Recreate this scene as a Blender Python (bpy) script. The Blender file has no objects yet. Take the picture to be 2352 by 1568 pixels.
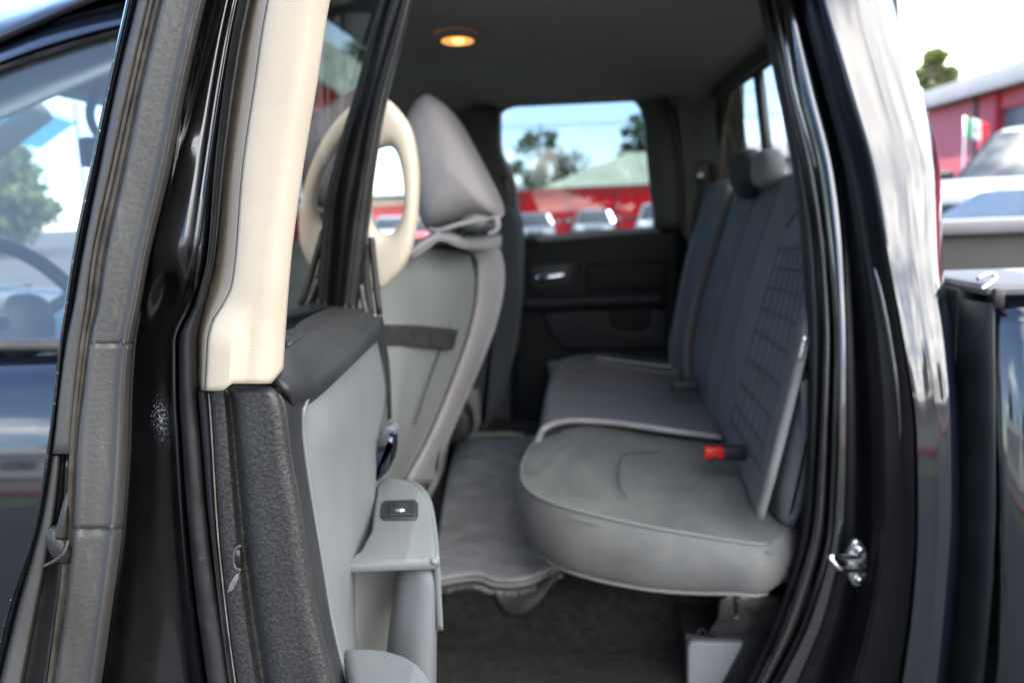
import bpy, bmesh, math, random
import numpy as np
from mathutils import Vector, Matrix

random.seed(7)
SC = bpy.context.scene
COL = SC.collection
R = math.radians

# ------------------------------------------------------------------ camera
FPX = 1900.0                     # focal length in pixels of a 2352 px wide picture (18 mm on APS-C)
CAM = Vector((0.0, 0.0, 1.47))
PITCH, YAW, ROLL = R(8.9), R(3.72), R(2.2)
fwd = Vector((-math.sin(YAW) * math.cos(PITCH), math.cos(YAW) * math.cos(PITCH), -math.sin(PITCH)))
right0 = Vector((math.cos(YAW), math.sin(YAW), 0))
up0 = right0.cross(fwd)
right = right0 * math.cos(ROLL) - up0 * math.sin(ROLL)
up = up0 * math.cos(ROLL) + right0 * math.sin(ROLL)
cam_data = bpy.data.cameras.new('camera')
cam_data.sensor_width = 22.3
cam_data.lens = 22.3 * FPX / 2352
cam_data.clip_start = 0.02
cam_data.clip_end = 2000
cam_data.dof.use_dof = True
cam_data.dof.focus_distance = 0.63
cam_data.dof.aperture_fstop = 3.0
cam_data.dof.aperture_blades = 7
cam = bpy.data.objects.new('camera', cam_data)
COL.objects.link(cam)
M4 = Matrix.Identity(4)
for i in range(3):
    M4[i][0] = right[i]; M4[i][1] = up[i]; M4[i][2] = -fwd[i]; M4[i][3] = CAM[i]
cam.matrix_world = M4
SC.camera = cam

# ------------------------------------------------------------------ sky, sun, exposure
SUN_EL, SUN_AZ = R(65), math.atan2(-0.74, 0.67)      # azimuth measured from +Y towards +X
world = bpy.data.worlds.new('World')
SC.world = world
world.use_nodes = True
wn, wl = world.node_tree.nodes, world.node_tree.links
bg = wn['Background']
sky = wn.new('ShaderNodeTexSky')
sky.sky_type = 'NISHITA'
sky.sun_disc = False
sky.sun_elevation = SUN_EL
sky.sun_rotation = SUN_AZ
sky.air_density = 0.85
sky.dust_density = 0.15
sky.ozone_density = 3.0
tc = wn.new('ShaderNodeTexCoord')
sep = wn.new('ShaderNodeSeparateXYZ'); wl.new(tc.outputs['Generated'], sep.inputs[0])
def wmath(op, a, b=None):
    n = wn.new('ShaderNodeMath'); n.operation = op
    for k, v in enumerate((a, b)):
        if v is None: continue
        if isinstance(v, (int, float)): n.inputs[k].default_value = v
        else: wl.new(v, n.inputs[k])
    return n.outputs[0]
zz = wmath('ADD', wmath('MAXIMUM', sep.outputs['Z'], 0.0), 0.16)
cx_ = wmath('DIVIDE', sep.outputs['X'], zz)
cy_ = wmath('DIVIDE', sep.outputs['Y'], zz)
comb = wn.new('ShaderNodeCombineXYZ'); wl.new(cx_, comb.inputs[0]); wl.new(cy_, comb.inputs[1])
comb.inputs[2].default_value = 3.7
noi = wn.new('ShaderNodeTexNoise'); noi.inputs['Scale'].default_value = 0.85
noi.inputs['Detail'].default_value = 9; noi.inputs['Roughness'].default_value = 0.58
wl.new(comb.outputs[0], noi.inputs['Vector'])
# a broad cloud field that thickens towards one side of the sky
bias = wmath('MULTIPLY', wmath('ADD', wmath('MULTIPLY', sep.outputs['X'], 0.9), wmath('MULTIPLY', sep.outputs['Y'], -0.30)), 0.25)
cov = wmath('ADD', noi.outputs['Fac'], bias)
ramp = wn.new('ShaderNodeValToRGB')
ramp.color_ramp.elements[0].position = 0.47; ramp.color_ramp.elements[0].color = (0, 0, 0, 1)
ramp.color_ramp.elements[1].position = 0.66; ramp.color_ramp.elements[1].color = (1, 1, 1, 1)
wl.new(cov, ramp.inputs[0])
mixw = wn.new('ShaderNodeMixRGB')
noi2 = wn.new('ShaderNodeTexNoise'); noi2.inputs['Scale'].default_value = 3.6; noi2.inputs['Detail'].default_value = 7
wl.new(comb.outputs[0], noi2.inputs['Vector'])
ramp2 = wn.new('ShaderNodeValToRGB')
ramp2.color_ramp.elements[0].position = 0.36; ramp2.color_ramp.elements[0].color = (10.5, 11.0, 11.6, 1)
ramp2.color_ramp.elements[1].position = 0.62; ramp2.color_ramp.elements[1].color = (21.0, 20.2, 19.2, 1)
wl.new(noi2.outputs['Fac'], ramp2.inputs[0]); wl.new(ramp2.outputs[0], mixw.inputs['Color2'])
wl.new(ramp.outputs['Color'], mixw.inputs['Fac'])
wl.new(sky.outputs[0], mixw.inputs['Color1'])
wl.new(mixw.outputs[0], bg.inputs['Color'])
bg.inputs['Strength'].default_value = 0.14

sun_data = bpy.data.lights.new('sun', 'SUN')
sun_data.energy = 3.2
sun_data.angle = R(0.6)
sun_data.color = (1.0, 0.95, 0.88)
sun = bpy.data.objects.new('sun', sun_data)
COL.objects.link(sun)
sdir = Vector((math.sin(SUN_AZ) * math.cos(SUN_EL), math.cos(SUN_AZ) * math.cos(SUN_EL), math.sin(SUN_EL)))
sun.rotation_euler = sdir.to_track_quat('Z', 'Y').to_euler()
sun.location = (0, 0, 30)

SC.view_settings.view_transform = 'Standard'
try: SC.view_settings.look = 'None'
except Exception: pass
SC.view_settings.exposure = 1.8
SC.view_settings.gamma = 1
SC.view_settings.use_curve_mapping = False
SC.render.engine = 'CYCLES'
SC.cycles.use_denoising = True
SC.cycles.max_bounces = 10
SC.cycles.diffuse_bounces = 5
SC.cycles.glossy_bounces = 5
SC.cycles.transparent_max_bounces = 16
SC.cycles.sample_clamp_indirect = 8

# ------------------------------------------------------------------ pixel helpers (a pixel of the 2352x1568 picture met with a real plane)
def ray(px, py):
    return right * (px - 1176) - up * (py - 784) + fwd * FPX
def P(px, py, Y):
    d = ray(px, py); return CAM + d * ((Y - CAM.y) / d.y)
def PZ(px, py, Z):
    d = ray(px, py); return CAM + d * ((Z - CAM.z) / d.z)
def PX(px, py, X):
    d = ray(px, py); return CAM + d * ((X - CAM.x) / d.x)

# ------------------------------------------------------------------ splines
def spl(xs, ys):
    """monotone-ish cubic through points; returns f(x)"""
    xs = [float(x) for x in xs]; ys = [float(y) for y in ys]
    n = len(xs); h = [xs[i+1]-xs[i] for i in range(n-1)]; dl = [(ys[i+1]-ys[i])/h[i] for i in range(n-1)]
    m = [0.0]*n; m[0] = dl[0]; m[-1] = dl[-1]
    for i in range(1, n-1):
        if dl[i-1]*dl[i] <= 0: m[i] = 0.0
        else:
            w1 = 2*h[i]+h[i-1]; w2 = h[i]+2*h[i-1]
            m[i] = (w1+w2)/(w1/dl[i-1]+w2/dl[i])
    def f(x):
        if x <= xs[0]: return ys[0]+m[0]*(x-xs[0])
        if x >= xs[-1]: return ys[-1]+m[-1]*(x-xs[-1])
        i = 0
        while x > xs[i+1]: i += 1
        t = (x-xs[i])/h[i]
        return ((1+2*t)*(1-t)**2*ys[i] + t*(1-t)**2*h[i]*m[i] + t*t*(3-2*t)*ys[i+1] + t*t*(t-1)*h[i]*m[i+1])
    return f
def crom(pts, n, closed=False):
    """Catmull-Rom resample of Vectors: n samples per span"""
    pts = [Vector(p) for p in pts]; N = len(pts); out = []
    spans = N if closed else N-1
    for i in range(spans):
        if closed: p0, p1, p2, p3 = pts[(i-1) % N], pts[i], pts[(i+1) % N], pts[(i+2) % N]
        else:
            p1, p2 = pts[i], pts[i+1]
            p0 = pts[i-1] if i else p1*2-p2
            p3 = pts[i+2] if i+2 < N else p2*2-p1
        for k in range(n):
            t = k/n
            out.append(0.5*((2*p1)+(p2-p0)*t+(2*p0-5*p1+4*p2-p3)*t*t+(3*p1-p0-3*p2+p3)*t**3))
    if not closed: out.append(pts[-1])
    return out

# ------------------------------------------------------------------ object helpers
def tag(o, label=None, cat=None, group=None, kind=None):
    if label: o['label'] = label
    if cat: o['category'] = cat
    if group: o['group'] = group
    if kind: o['kind'] = kind
    return o
def empty(name, loc=(0, 0, 0), rz=0, label=None, cat=None, group=None, parent=None):
    o = bpy.data.objects.new(name, None); COL.objects.link(o)
    o.location = loc; o.rotation_euler = (0, 0, rz); o.empty_display_size = 0.1
    if parent: setp(o, parent)
    return tag(o, label, cat, group)
def world_loc(o):
    v = Vector((0, 0, 0))
    while o: v += o.location; o = o.parent
    return v
def setp(o, parent):
    """parent, geometry written in world coordinates stays where it is (unrotated parents)"""
    if parent is None: return
    o.parent = parent
    if o.type == 'MESH' and not o.get('_local'):
        o.location = -world_loc(parent)
def mesh_obj(name, verts, faces, mat=None, parent=None, smooth=True, uvs=None, label=None, local=False, sharp=None):
    me = bpy.data.meshes.new(name)
    me.from_pydata([tuple(v) for v in verts], [], faces); me.update()
    if uvs is not None:
        uvl = me.uv_layers.new(name='UVMap')
        for lp in me.loops: uvl.data[lp.index].uv = uvs[lp.vertex_index]
    if smooth:
        me.polygons.foreach_set('use_smooth', [True]*len(me.polygons))
        if sharp is not None: me.set_sharp_from_angle(angle=R(sharp))
    if mat: me.materials.append(mat)
    o = bpy.data.objects.new(name, me); COL.objects.link(o)
    if parent:
        o.parent = parent
        if not local: o.location = -world_loc(parent)
    if label: o['label'] = label
    return o
def grid_obj(name, rows, mat, parent=None, closed_u=False, closed_v=False, thick=0, flip=False, label=None, sharp=None, uvscale=None, cap=False):
    nr, nc = len(rows), len(rows[0]); verts = [p for r in rows for p in r]; faces = []
    for i in range(nr if closed_v else nr-1):
        for j in range(nc if closed_u else nc-1):
            a, b = i*nc+j, i*nc+(j+1) % nc
            c, d = ((i+1) % nr)*nc+(j+1) % nc, ((i+1) % nr)*nc+j
            faces.append((a, d, c, b) if flip else (a, b, c, d))
    if cap and closed_u:
        faces.append(tuple(range(nc)) if flip else tuple(reversed(range(nc))))
        last = [(nr-1)*nc+j for j in range(nc)]
        faces.append(tuple(reversed(last)) if flip else tuple(last))
    # metric uv
    uv = []
    vlen = 0
    for i, r in enumerate(rows):
        if i: vlen += (Vector(rows[i][nc//2])-Vector(rows[i-1][nc//2])).length
        ul = 0
        for j in range(nc):
            if j: ul += (Vector(r[j])-Vector(r[j-1])).length
            uv.append((ul, vlen))
    o = mesh_obj(name, verts, faces, mat, parent, uvs=uv, label=label, sharp=sharp)
    if thick:
        m = o.modifiers.new('thickness', 'SOLIDIFY'); m.thickness = thick; m.offset = -1
    return o
def patch(name, ctrl, mat, parent=None, n=5, thick=0.006, flip=False, label=None, Y=True, sharp=None):
    """ctrl: rows of (px,py,Y); smoothed surface through them"""
    rows = [[P(*c) for c in r] for r in ctrl]
    return patch3(name, rows, mat, parent, n, thick, flip, label, sharp)
def patch3(name, rows, mat, parent=None, n=5, thick=0.006, flip=False, label=None, sharp=None):
    rr = [crom(r, n) for r in rows]
    cols = [crom([r[j] for r in rr], n) for j in range(len(rr[0]))]
    g = [[cols[j][i] for j in range(len(cols))] for i in range(len(cols[0]))]
    return grid_obj(name, g, mat, parent, thick=thick, flip=flip, label=label, sharp=sharp)
def offset_poly(pts, d):
    """inward offset of a closed list of 2-D points (counter-clockwise positive area)"""
    n = len(pts); area = sum(pts[i][0]*pts[(i+1) % n][1]-pts[(i+1) % n][0]*pts[i][1] for i in range(n))
    s = 1 if area > 0 else -1; out = []
    for i in range(n):
        a, b, c = pts[i-1], pts[i], pts[(i+1) % n]
        e1 = Vector((b[0]-a[0], b[1]-a[1])); e2 = Vector((c[0]-b[0], c[1]-b[1]))
        if e1.length < 1e-9 or e2.length < 1e-9: out.append(b); continue
        e1.normalize(); e2.normalize()
        nn = Vector((-e1.y-e2.y, e1.x+e2.x))
        if nn.length < 1e-6: out.append(b); continue
        nn.normalize(); k = d/max(0.5, nn.dot(Vector((-e1.y, e1.x))))
        out.append((b[0]+s*nn.x*k, b[1]+s*nn.y*k))
    return out
def prism(name, pts2, axis, a0, a1, mat, parent=None, r=0.01, steps=4, label=None, bulge=0, sharp=50, r2=None):
    """closed 2-D outline swept along an axis with rounded ends. axis 'Y': pts (x,z); 'Z': pts (x,y); 'X': pts (y,z)"""
    def mk(p, a):
        if axis == 'Y': return Vector((p[0], a, p[1]))
        if axis == 'Z': return Vector((p[0], p[1], a))
        return Vector((a, p[0], p[1]))
    r2 = r if r2 is None else r2
    s = 1 if a1 > a0 else -1; secs = []
    if r > 0:
        for k in range(steps):
            t = (math.pi/2)*k/steps
            secs.append((r*(1-math.sin(t)), a0+s*r*(1-math.cos(t))))
    secs.append((0, a0+s*r))
    secs.append((0, a1-s*r2))
    if r2 > 0:
        for k in range(steps-1, -1, -1):
            t = (math.pi/2)*k/steps
            secs.append((r2*(1-math.sin(t)), a1-s*r2*(1-math.cos(t))))
    rows = [[mk(p, a) for p in offset_poly(pts2, ins)] for ins, a in secs]
    o = grid_obj(name, rows, mat, parent, closed_u=True, cap=True, label=label)
    fix_normals(o)
    o.data.set_sharp_from_angle(angle=R(sharp))
    return o
def fix_normals(o):
    bm = bmesh.new(); bm.from_mesh(o.data); bmesh.ops.recalc_face_normals(bm, faces=bm.faces); bm.to_mesh(o.data); bm.free()
def tube(name, pts, r, mat, parent=None, seg=8, n=4, label=None, closed=False, raw=False, flat=1.0):
    pts = [Vector(p) for p in pts]
    path = pts if raw else crom(pts, n, closed)
    N = len(path); rows = []
    rad = r if callable(r) else (lambda t: r)
    prev = None
    for i, p in enumerate(path):
        if closed: t = path[(i+1) % N]-path[i-1]
        else: t = path[min(i+1, N-1)]-path[max(i-1, 0)]
        t.normalize()
        if prev is None:
            a = Vector((0, 0, 1)) if abs(t.z) < 0.9 else Vector((1, 0, 0))
            prev = t.cross(a).normalized()
        u = (prev-t*prev.dot(t)).normalized(); prev = u; v = t.cross(u)
        rr = rad(i/max(1, N-1))
        rows.append([p+u*(rr*math.cos(2*math.pi*k/seg))+v*(rr*flat*math.sin(2*math.pi*k/seg)) for k in range(seg)])
    o = grid_obj(name, rows, mat, parent, closed_u=True, closed_v=closed, cap=not closed, label=label)
    fix_normals(o); return o
def box(name, lo, hi, mat, parent=None, bevel=0.0, seg=2, label=None, local=False):
    (x0, y0, z0), (x1, y1, z1) = lo, hi
    bm = bmesh.new(); bmesh.ops.create_cube(bm, size=1)
    for v in bm.verts:
        v.co = Vector(((x0+x1)/2+v.co.x*(x1-x0), (y0+y1)/2+v.co.y*(y1-y0), (z0+z1)/2+v.co.z*(z1-z0)))
    if bevel: bmesh.ops.bevel(bm, geom=list(bm.edges), offset=bevel, segments=seg, affect='EDGES', profile=0.5)
    me = bpy.data.meshes.new(name); bm.to_mesh(me); bm.free()
    if bevel:
        me.polygons.foreach_set('use_smooth', [True]*len(me.polygons)); me.set_sharp_from_angle(angle=R(40))
    if mat: me.materials.append(mat)
    o = bpy.data.objects.new(name, me); COL.objects.link(o)
    if parent:
        o.parent = parent
        if not local: o.location = -world_loc(parent)
    if label: o['label'] = label
    return o
def plate(name, outer, holes, mk, thick_vec, mat, parent=None, label=None):
    """flat plate with holes: 2-D outlines, mk maps (a,b)->Vector; thickness along thick_vec"""
    bm = bmesh.new(); edges = []
    for loop in [outer]+holes:
        vs = [bm.verts.new(mk(*p)) for p in loop]
        for i in range(len(vs)): edges.append(bm.edges.new((vs[i], vs[(i+1) % len(vs)])))
    bmesh.ops.triangle_fill(bm, edges=edges, use_beauty=True, use_dissolve=False)
    res = bmesh.ops.extrude_face_region(bm, geom=list(bm.faces))
    for v in [g for g in res['geom'] if isinstance(g, bmesh.types.BMVert)]: v.co += Vector(thick_vec)
    bmesh.ops.recalc_face_normals(bm, faces=bm.faces)
    me = bpy.data.meshes.new(name); bm.to_mesh(me); bm.free()
    if mat: me.materials.append(mat)
    o = bpy.data.objects.new(name, me); COL.objects.link(o)
    if parent: o.parent = parent; o.location = -world_loc(parent)
    if label: o['label'] = label
    return o
def blob(name, c, rad, mat, parent=None, e=0.6, nu=20, nv=12, label=None, rot=None):
    """superellipsoid"""
    def sp(v, p): return math.copysign(abs(v)**p, v)
    rows = []
    for i in range(nv+1):
        ph = -math.pi/2+math.pi*i/nv
        rows.append([Vector((rad[0]*sp(math.cos(ph), e)*sp(math.cos(2*math.pi*j/nu), e), rad[1]*sp(math.cos(ph), e)*sp(math.sin(2*math.pi*j/nu), e), rad[2]*sp(math.sin(ph), e))) for j in range(nu)])
    if rot: rows = [[rot @ p for p in r] for r in rows]
    rows = [[p+Vector(c) for p in r] for r in rows]
    o = grid_obj(name, rows, mat, parent, closed_u=True, label=label); fix_normals(o); return o
def copy_tree(o, parent=None):
    c = o.copy(); COL.objects.link(c)
    if parent is not None: c.parent = parent
    for ch in list(o.children): copy_tree(ch, c)
    return c

# ------------------------------------------------------------------ materials
def nd(nt, t, **kw):
    n = nt.nodes.new(t)
    for k, v in kw.items():
        if k in n.inputs: n.inputs[k].default_value = v
        else: setattr(n, k, v)
    return n
def base_mat(name, color, rough=0.5, metallic=0.0, ior=1.5, coat=0.0, coat_rough=0.03, spec=None, sheen=0.0):
    m = bpy.data.materials.new(name); m.use_nodes = True
    b = m.node_tree.nodes['Principled BSDF']
    b.inputs['Base Color'].default_value = (*color, 1); b.inputs['Roughness'].default_value = rough
    b.inputs['Metallic'].default_value = metallic; b.inputs['IOR'].default_value = ior
    b.inputs['Coat Weight'].default_value = coat; b.inputs['Coat Roughness'].default_value = coat_rough
    if spec is not None: b.inputs['Specular IOR Level'].default_value = spec
    if sheen: b.inputs['Sheen Weight'].default_value = sheen; b.inputs['Sheen Roughness'].default_value = 0.5
    return m
def vary(m, scale=8, amount=0.25, rough_amt=0.1, detail=5, coords='Object', stretch=(1, 1, 1), dust=None, dust_lo=0.55, dust_hi=0.75, dust_scale=30):
    """soft colour and gloss variation; optional dust speckle colour"""
    nt = m.node_tree; b = nt.nodes['Principled BSDF']
    col = tuple(b.inputs['Base Color'].default_value); ro = b.inputs['Roughness'].default_value
    tcn = nd(nt, 'ShaderNodeTexCoord'); mp = nd(nt, 'ShaderNodeMapping'); mp.inputs['Scale'].default_value = stretch
    nt.links.new(tcn.outputs[coords], mp.inputs[0])
    no = nd(nt, 'ShaderNodeTexNoise', Scale=scale, Detail=detail); nt.links.new(mp.outputs[0], no.inputs['Vector'])
    mr = nd(nt, 'ShaderNodeMapRange'); mr.inputs['From Min'].default_value = 0.3; mr.inputs['From Max'].default_value = 0.7
    mr.inputs['To Min'].default_value = 1-amount; mr.inputs['To Max'].default_value = 1+amount
    nt.links.new(no.outputs['Fac'], mr.inputs['Value'])
    mx = nd(nt, 'ShaderNodeVectorMath', operation='SCALE'); mx.inputs[0].default_value = col[:3]
    nt.links.new(mr.outputs[0], mx.inputs['Scale'])
    out = mx.outputs[0]
    if dust:
        n2 = nd(nt, 'ShaderNodeTexNoise', Scale=dust_scale, Detail=8, Roughness=0.7); nt.links.new(mp.outputs[0], n2.inputs['Vector'])
        r2 = nd(nt, 'ShaderNodeMapRange'); r2.inputs['From Min'].default_value = dust_lo; r2.inputs['From Max'].default_value = dust_hi
        nt.links.new(n2.outputs['Fac'], r2.inputs['Value'])
        mm = nd(nt, 'ShaderNodeMixRGB'); mm.inputs['Color2'].default_value = (*dust, 1)
        nt.links.new(r2.outputs[0], mm.inputs['Fac']); nt.links.new(out, mm.inputs['Color1']); out = mm.outputs[0]
    nt.links.new(out, b.inputs['Base Color'])
    if rough_amt:
        rr = nd(nt, 'ShaderNodeMapRange'); rr.inputs['From Min'].default_value = 0.3; rr.inputs['From Max'].default_value = 0.7
        rr.inputs['To Min'].default_value = max(0.0, ro-rough_amt); rr.inputs['To Max'].default_value = min(1, ro+rough_amt)
        nt.links.new(no.outputs['Fac'], rr.inputs['Value']); nt.links.new(rr.outputs[0], b.inputs['Roughness'])
    return m
def bump(m, kind='noise', scale=200, dist=0.001, strength=0.5, coords='Object', stretch=(1, 1, 1), rot=0, detail=3):
    nt = m.node_tree; b = nt.nodes['Principled BSDF']
    tcn = nd(nt, 'ShaderNodeTexCoord'); mp = nd(nt, 'ShaderNodeMapping'); mp.inputs['Scale'].default_value = stretch
    mp.inputs['Rotation'].default_value = (0, 0, rot)
    nt.links.new(tcn.outputs[coords], mp.inputs[0])
    if kind == 'noise':
        t = nd(nt, 'ShaderNodeTexNoise', Scale=scale, Detail=detail); out = t.outputs['Fac']
    elif kind == 'voronoi':
        t = nd(nt, 'ShaderNodeTexVoronoi', Scale=scale); t.feature = 'SMOOTH_F1'; out = t.outputs['Distance']
    elif kind == 'weave':
        t = nd(nt, 'ShaderNodeTexBrick', Scale=scale); t.inputs['Mortar Size'].default_value = 0.09; t.inputs['Mortar Smooth'].default_value = 1.0
        t.inputs['Brick Width'].default_value = 0.6; t.inputs['Row Height'].default_value = 0.32; out = t.outputs['Fac']
    elif kind == 'wave':
        t = nd(nt, 'ShaderNodeTexWave', Scale=scale); out = t.outputs['Fac']
    nt.links.new(mp.outputs[0], t.inputs['Vector'])
    bp = nd(nt, 'ShaderNodeBump'); bp.inputs['Distance'].default_value = dist; bp.inputs['Strength'].default_value = strength
    if kind == 'weave': bp.invert = True
    nt.links.new(out, bp.inputs['Height'])
    old = b.inputs['Normal'].links
    if old: nt.links.new(old[0].from_socket, bp.inputs['Normal'])
    nt.links.new(bp.outputs[0], b.inputs['Normal'])
    return m
def glass_mat(name, tint, ior=1.5, rough=0.0, gloss=(1, 1, 1), haze=None):
    m = bpy.data.materials.new(name); m.use_nodes = True; nt = m.node_tree; nt.nodes.clear()
    o = nd(nt, 'ShaderNodeOutputMaterial'); mx = nd(nt, 'ShaderNodeMixShader'); fr = nd(nt, 'ShaderNodeFresnel', IOR=ior)
    tr = nd(nt, 'ShaderNodeBsdfTransparent'); tr.inputs[0].default_value = (*tint, 1)
    gl = nd(nt, 'ShaderNodeBsdfGlossy', Roughness=rough); gl.inputs[0].default_value = (*gloss, 1)
    ge = nd(nt, 'ShaderNodeNewGeometry'); mi = nd(nt, 'ShaderNodeMapRange'); mi.inputs['To Min'].default_value = ior; mi.inputs['To Max'].default_value = 1/ior
    nt.links.new(ge.outputs['Backfacing'], mi.inputs['Value']); nt.links.new(mi.outputs[0], fr.inputs['IOR'])   # same reflectance from either side of the pane
    nt.links.new(fr.outputs[0], mx.inputs[0]); nt.links.new(tr.outputs[0], mx.inputs[1]); nt.links.new(gl.outputs[0], mx.inputs[2])
    out = mx.outputs[0]
    if haze:            # thin film painted over the pane for the sky's hazy reflection
        df = nd(nt, 'ShaderNodeBsdfDiffuse'); df.inputs[0].default_value = (*haze[1], 1)
        m2 = nd(nt, 'ShaderNodeMixShader'); m2.inputs[0].default_value = haze[0]
        nt.links.new(out, m2.inputs[1]); nt.links.new(df.outputs[0], m2.inputs[2]); out = m2.outputs[0]
    nt.links.new(out, o.inputs[0]); return m
def emit_mat(name, color, strength):
    m = base_mat(name, (0.8, 0.6, 0.4), 0.4); b = m.node_tree.nodes['Principled BSDF']
    b.inputs['Emission Color'].default_value = (*color, 1); b.inputs['Emission Strength'].default_value = strength; return m

M = {}
M['paint'] = vary(base_mat('black_paint', (0.004, 0.006, 0.012), 0.09, ior=1.70, coat=1.0, coat_rough=0.02), 40, 0.1, 0.03)
bump(M['paint'], 'noise', 4.5, 0.004, 0.045, detail=0)
M['jamb'] = vary(base_mat('black_jamb_paint', (0.004, 0.004, 0.005), 0.24, ior=1.8, coat=0.9, coat_rough=0.05), 25, 0.2, 0.05, dust=(0.10, 0.10, 0.105), dust_lo=0.72, dust_hi=0.80, dust_scale=420)
bump(M['jamb'], 'noise', 30, 0.002, 0.05)
M['jamb_gloss'] = vary(base_mat('glossy_jamb_paint', (0.004, 0.005, 0.008), 0.14, ior=2.1, coat=1.0, coat_rough=0.05), 25, 0.2, 0.05)
M['jamb_dark'] = vary(base_mat('matte_jamb_coat', (0.003, 0.003, 0.004), 0.32, spec=0.3), 25, 0.2, 0.05)  # black jamb coat kept matte so it mirrors little
M['glint_specked_paint'] = vary(base_mat('glint_specked_edge_paint', (0.006, 0.007, 0.010), 0.2, ior=1.6, coat=0.6), 25, 0.2, 0.05, dust=(0.42, 0.46, 0.50), dust_lo=0.60, dust_hi=0.68, dust_scale=240)  # pale specks painted in as sparkling glints along the door edge
M['rubber'] = vary(base_mat('grey_rubber', (0.064, 0.062, 0.060), 0.50), 14, 0.30, 0.12, stretch=(1, 1, 0.25), dust=(0.14, 0.133, 0.12), dust_lo=0.56, dust_hi=0.85, dust_scale=90)
bump(M['rubber'], 'noise', 260, 0.0012, 0.5, detail=4)
M['rubber_dark'] = vary(base_mat('dark_rubber', (0.018, 0.018, 0.019), 0.42), 30, 0.25, 0.1, dust=(0.10, 0.095, 0.085), dust_lo=0.6, dust_hi=0.85, dust_scale=60)
bump(M['rubber_dark'], 'noise', 180, 0.001, 0.3)
M['seam'] = vary(base_mat('aged_seam', (0.062, 0.053, 0.042), 0.6), 60, 0.5, 0.1)
M['beige'] = vary(base_mat('beige_plastic', (0.52, 0.45, 0.355), 0.5), 10, 0.03, 0.03)
bump(M['beige'], 'weave', 230, 0.0012, 0.7, coords='UV', rot=R(35))
M['beige_plain'] = vary(base_mat('beige_plain_plastic', (0.52, 0.465, 0.37), 0.45), 10, 0.03, 0.03)
M['charcoal'] = vary(base_mat('charcoal_grained_plastic', (0.013, 0.013, 0.0135), 0.48), 12, 0.2, 0.06, dust=(0.046, 0.046, 0.047), dust_lo=0.42, dust_hi=0.72, dust_scale=330)
bump(M['charcoal'], 'noise', 330, 0.0012, 0.55, detail=2)
M['black_plastic'] = vary(base_mat('black_plastic', (0.013, 0.014, 0.016), 0.52), 20, 0.2, 0.06)
bump(M['black_plastic'], 'voronoi', 420, 0.0006, 0.5)
M['grey_plastic'] = vary(base_mat('light_grey_plastic', (0.122, 0.132, 0.135), 0.48), 9, 0.05, 0.05)
bump(M['grey_plastic'], 'noise', 500, 0.0004, 0.35)
M['grey_plastic_dark'] = vary(base_mat('mid_grey_plastic', (0.105, 0.112, 0.121), 0.5), 9, 0.06, 0.05)
bump(M['grey_plastic_dark'], 'noise', 500, 0.0004, 0.35)
M['vinyl'] = vary(base_mat('grey_seat_fabric', (0.112, 0.118, 0.113), 0.66, sheen=0.04, spec=0.25), 9, 0.17, 0.08, dust=(0.17, 0.165, 0.15), dust_lo=.50, dust_hi=.95, dust_scale=26)
bump(M['vinyl'], 'noise', 11, 0.03, 0.30, detail=3, stretch=(1, .45, 1)); bump(M['vinyl'], 'noise', 700, 0.0004, 0.4)
M['vinyl_side'] = vary(base_mat('grey_seat_side_fabric', (0.125, 0.128, 0.128), 0.64, sheen=0.04, spec=0.25), 8, 0.15, 0.08, dust=(0.18, 0.17, 0.155), dust_lo=.50, dust_hi=.95, dust_scale=22)
bump(M['vinyl_side'], 'noise', 7, 0.02, 0.15, detail=2)
M['panel_vinyl'] = vary(base_mat('grey_seat_back_vinyl', (0.19, 0.20, 0.19), 0.5), 5, 0.08, 0.05)
bump(M['panel_vinyl'], 'noise', 6, 0.02, 0.18, detail=2)
M['cover'] = vary(base_mat('mauve_grey_fabric', (0.265, 0.25, 0.255), 0.85, sheen=0.04, spec=0.25), 12, 0.08, 0.0)
bump(M['cover'], 'noise', 8, 0.03, 0.25, detail=3); bump(M['cover'], 'wave', 500, 0.0004, 0.3)
M['cover_blue'] = vary(base_mat('slate_fabric', (0.14, 0.147, 0.154), 0.85, sheen=0.04, spec=0.25), 10, 0.12, 0.0)
bump(M['cover_blue'], 'noise', 6, 0.02, 0.2, detail=3); bump(M['cover_blue'], 'wave', 400, 0.0005, 0.3)
M['cover_seat'] = vary(base_mat('dusk_grey_fabric', (0.115, 0.113, 0.125), 0.85, sheen=0.04, spec=0.25), 10, 0.12, 0.0)
bump(M['cover_seat'], 'noise', 9, 0.015, 0.25, detail=3)
M['dark_fabric'] = vary(base_mat('dark_seat_fabric', (0.028, 0.031, 0.037), 0.85, sheen=0.04, spec=0.25), 10, 0.15, 0.0)
M['piping'] = base_mat('tan_piping', (0.15, 0.125, 0.09), 0.7)
M['piping_grey'] = base_mat('grey_piping', (0.15, 0.15, 0.145), 0.6)
M['strap'] = vary(base_mat('black_elastic_strap', (0.022, 0.021, 0.02), 0.8), 60, 0.4, 0)
bump(M['strap'], 'wave', 120, 0.001, 0.5)
M['carpet'] = vary(base_mat('black_carpet', (0.012, 0.0115, 0.0105), 0.95, sheen=0.04, spec=0.25), 60, 0.5, 0, dust=(0.026, 0.0245, 0.022), dust_lo=0.55, dust_hi=0.9, dust_scale=120)
bump(M['carpet'], 'noise', 350, 0.003, 0.9)
M['mat'] = vary(base_mat('grey_carpet_mat', (0.22, 0.22, 0.222), 0.95, sheen=0.04, spec=0.25), 15, 0.25, 0)
bump(M['mat'], 'voronoi', 90, 0.004, 0.8)
M['mat_edge'] = base_mat('mat_binding', (0.20, 0.195, 0.185), 0.85)
M['headliner'] = vary(base_mat('grey_headliner', (0.30, 0.288, 0.252), 0.95), 6, 0.06, 0)
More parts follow.
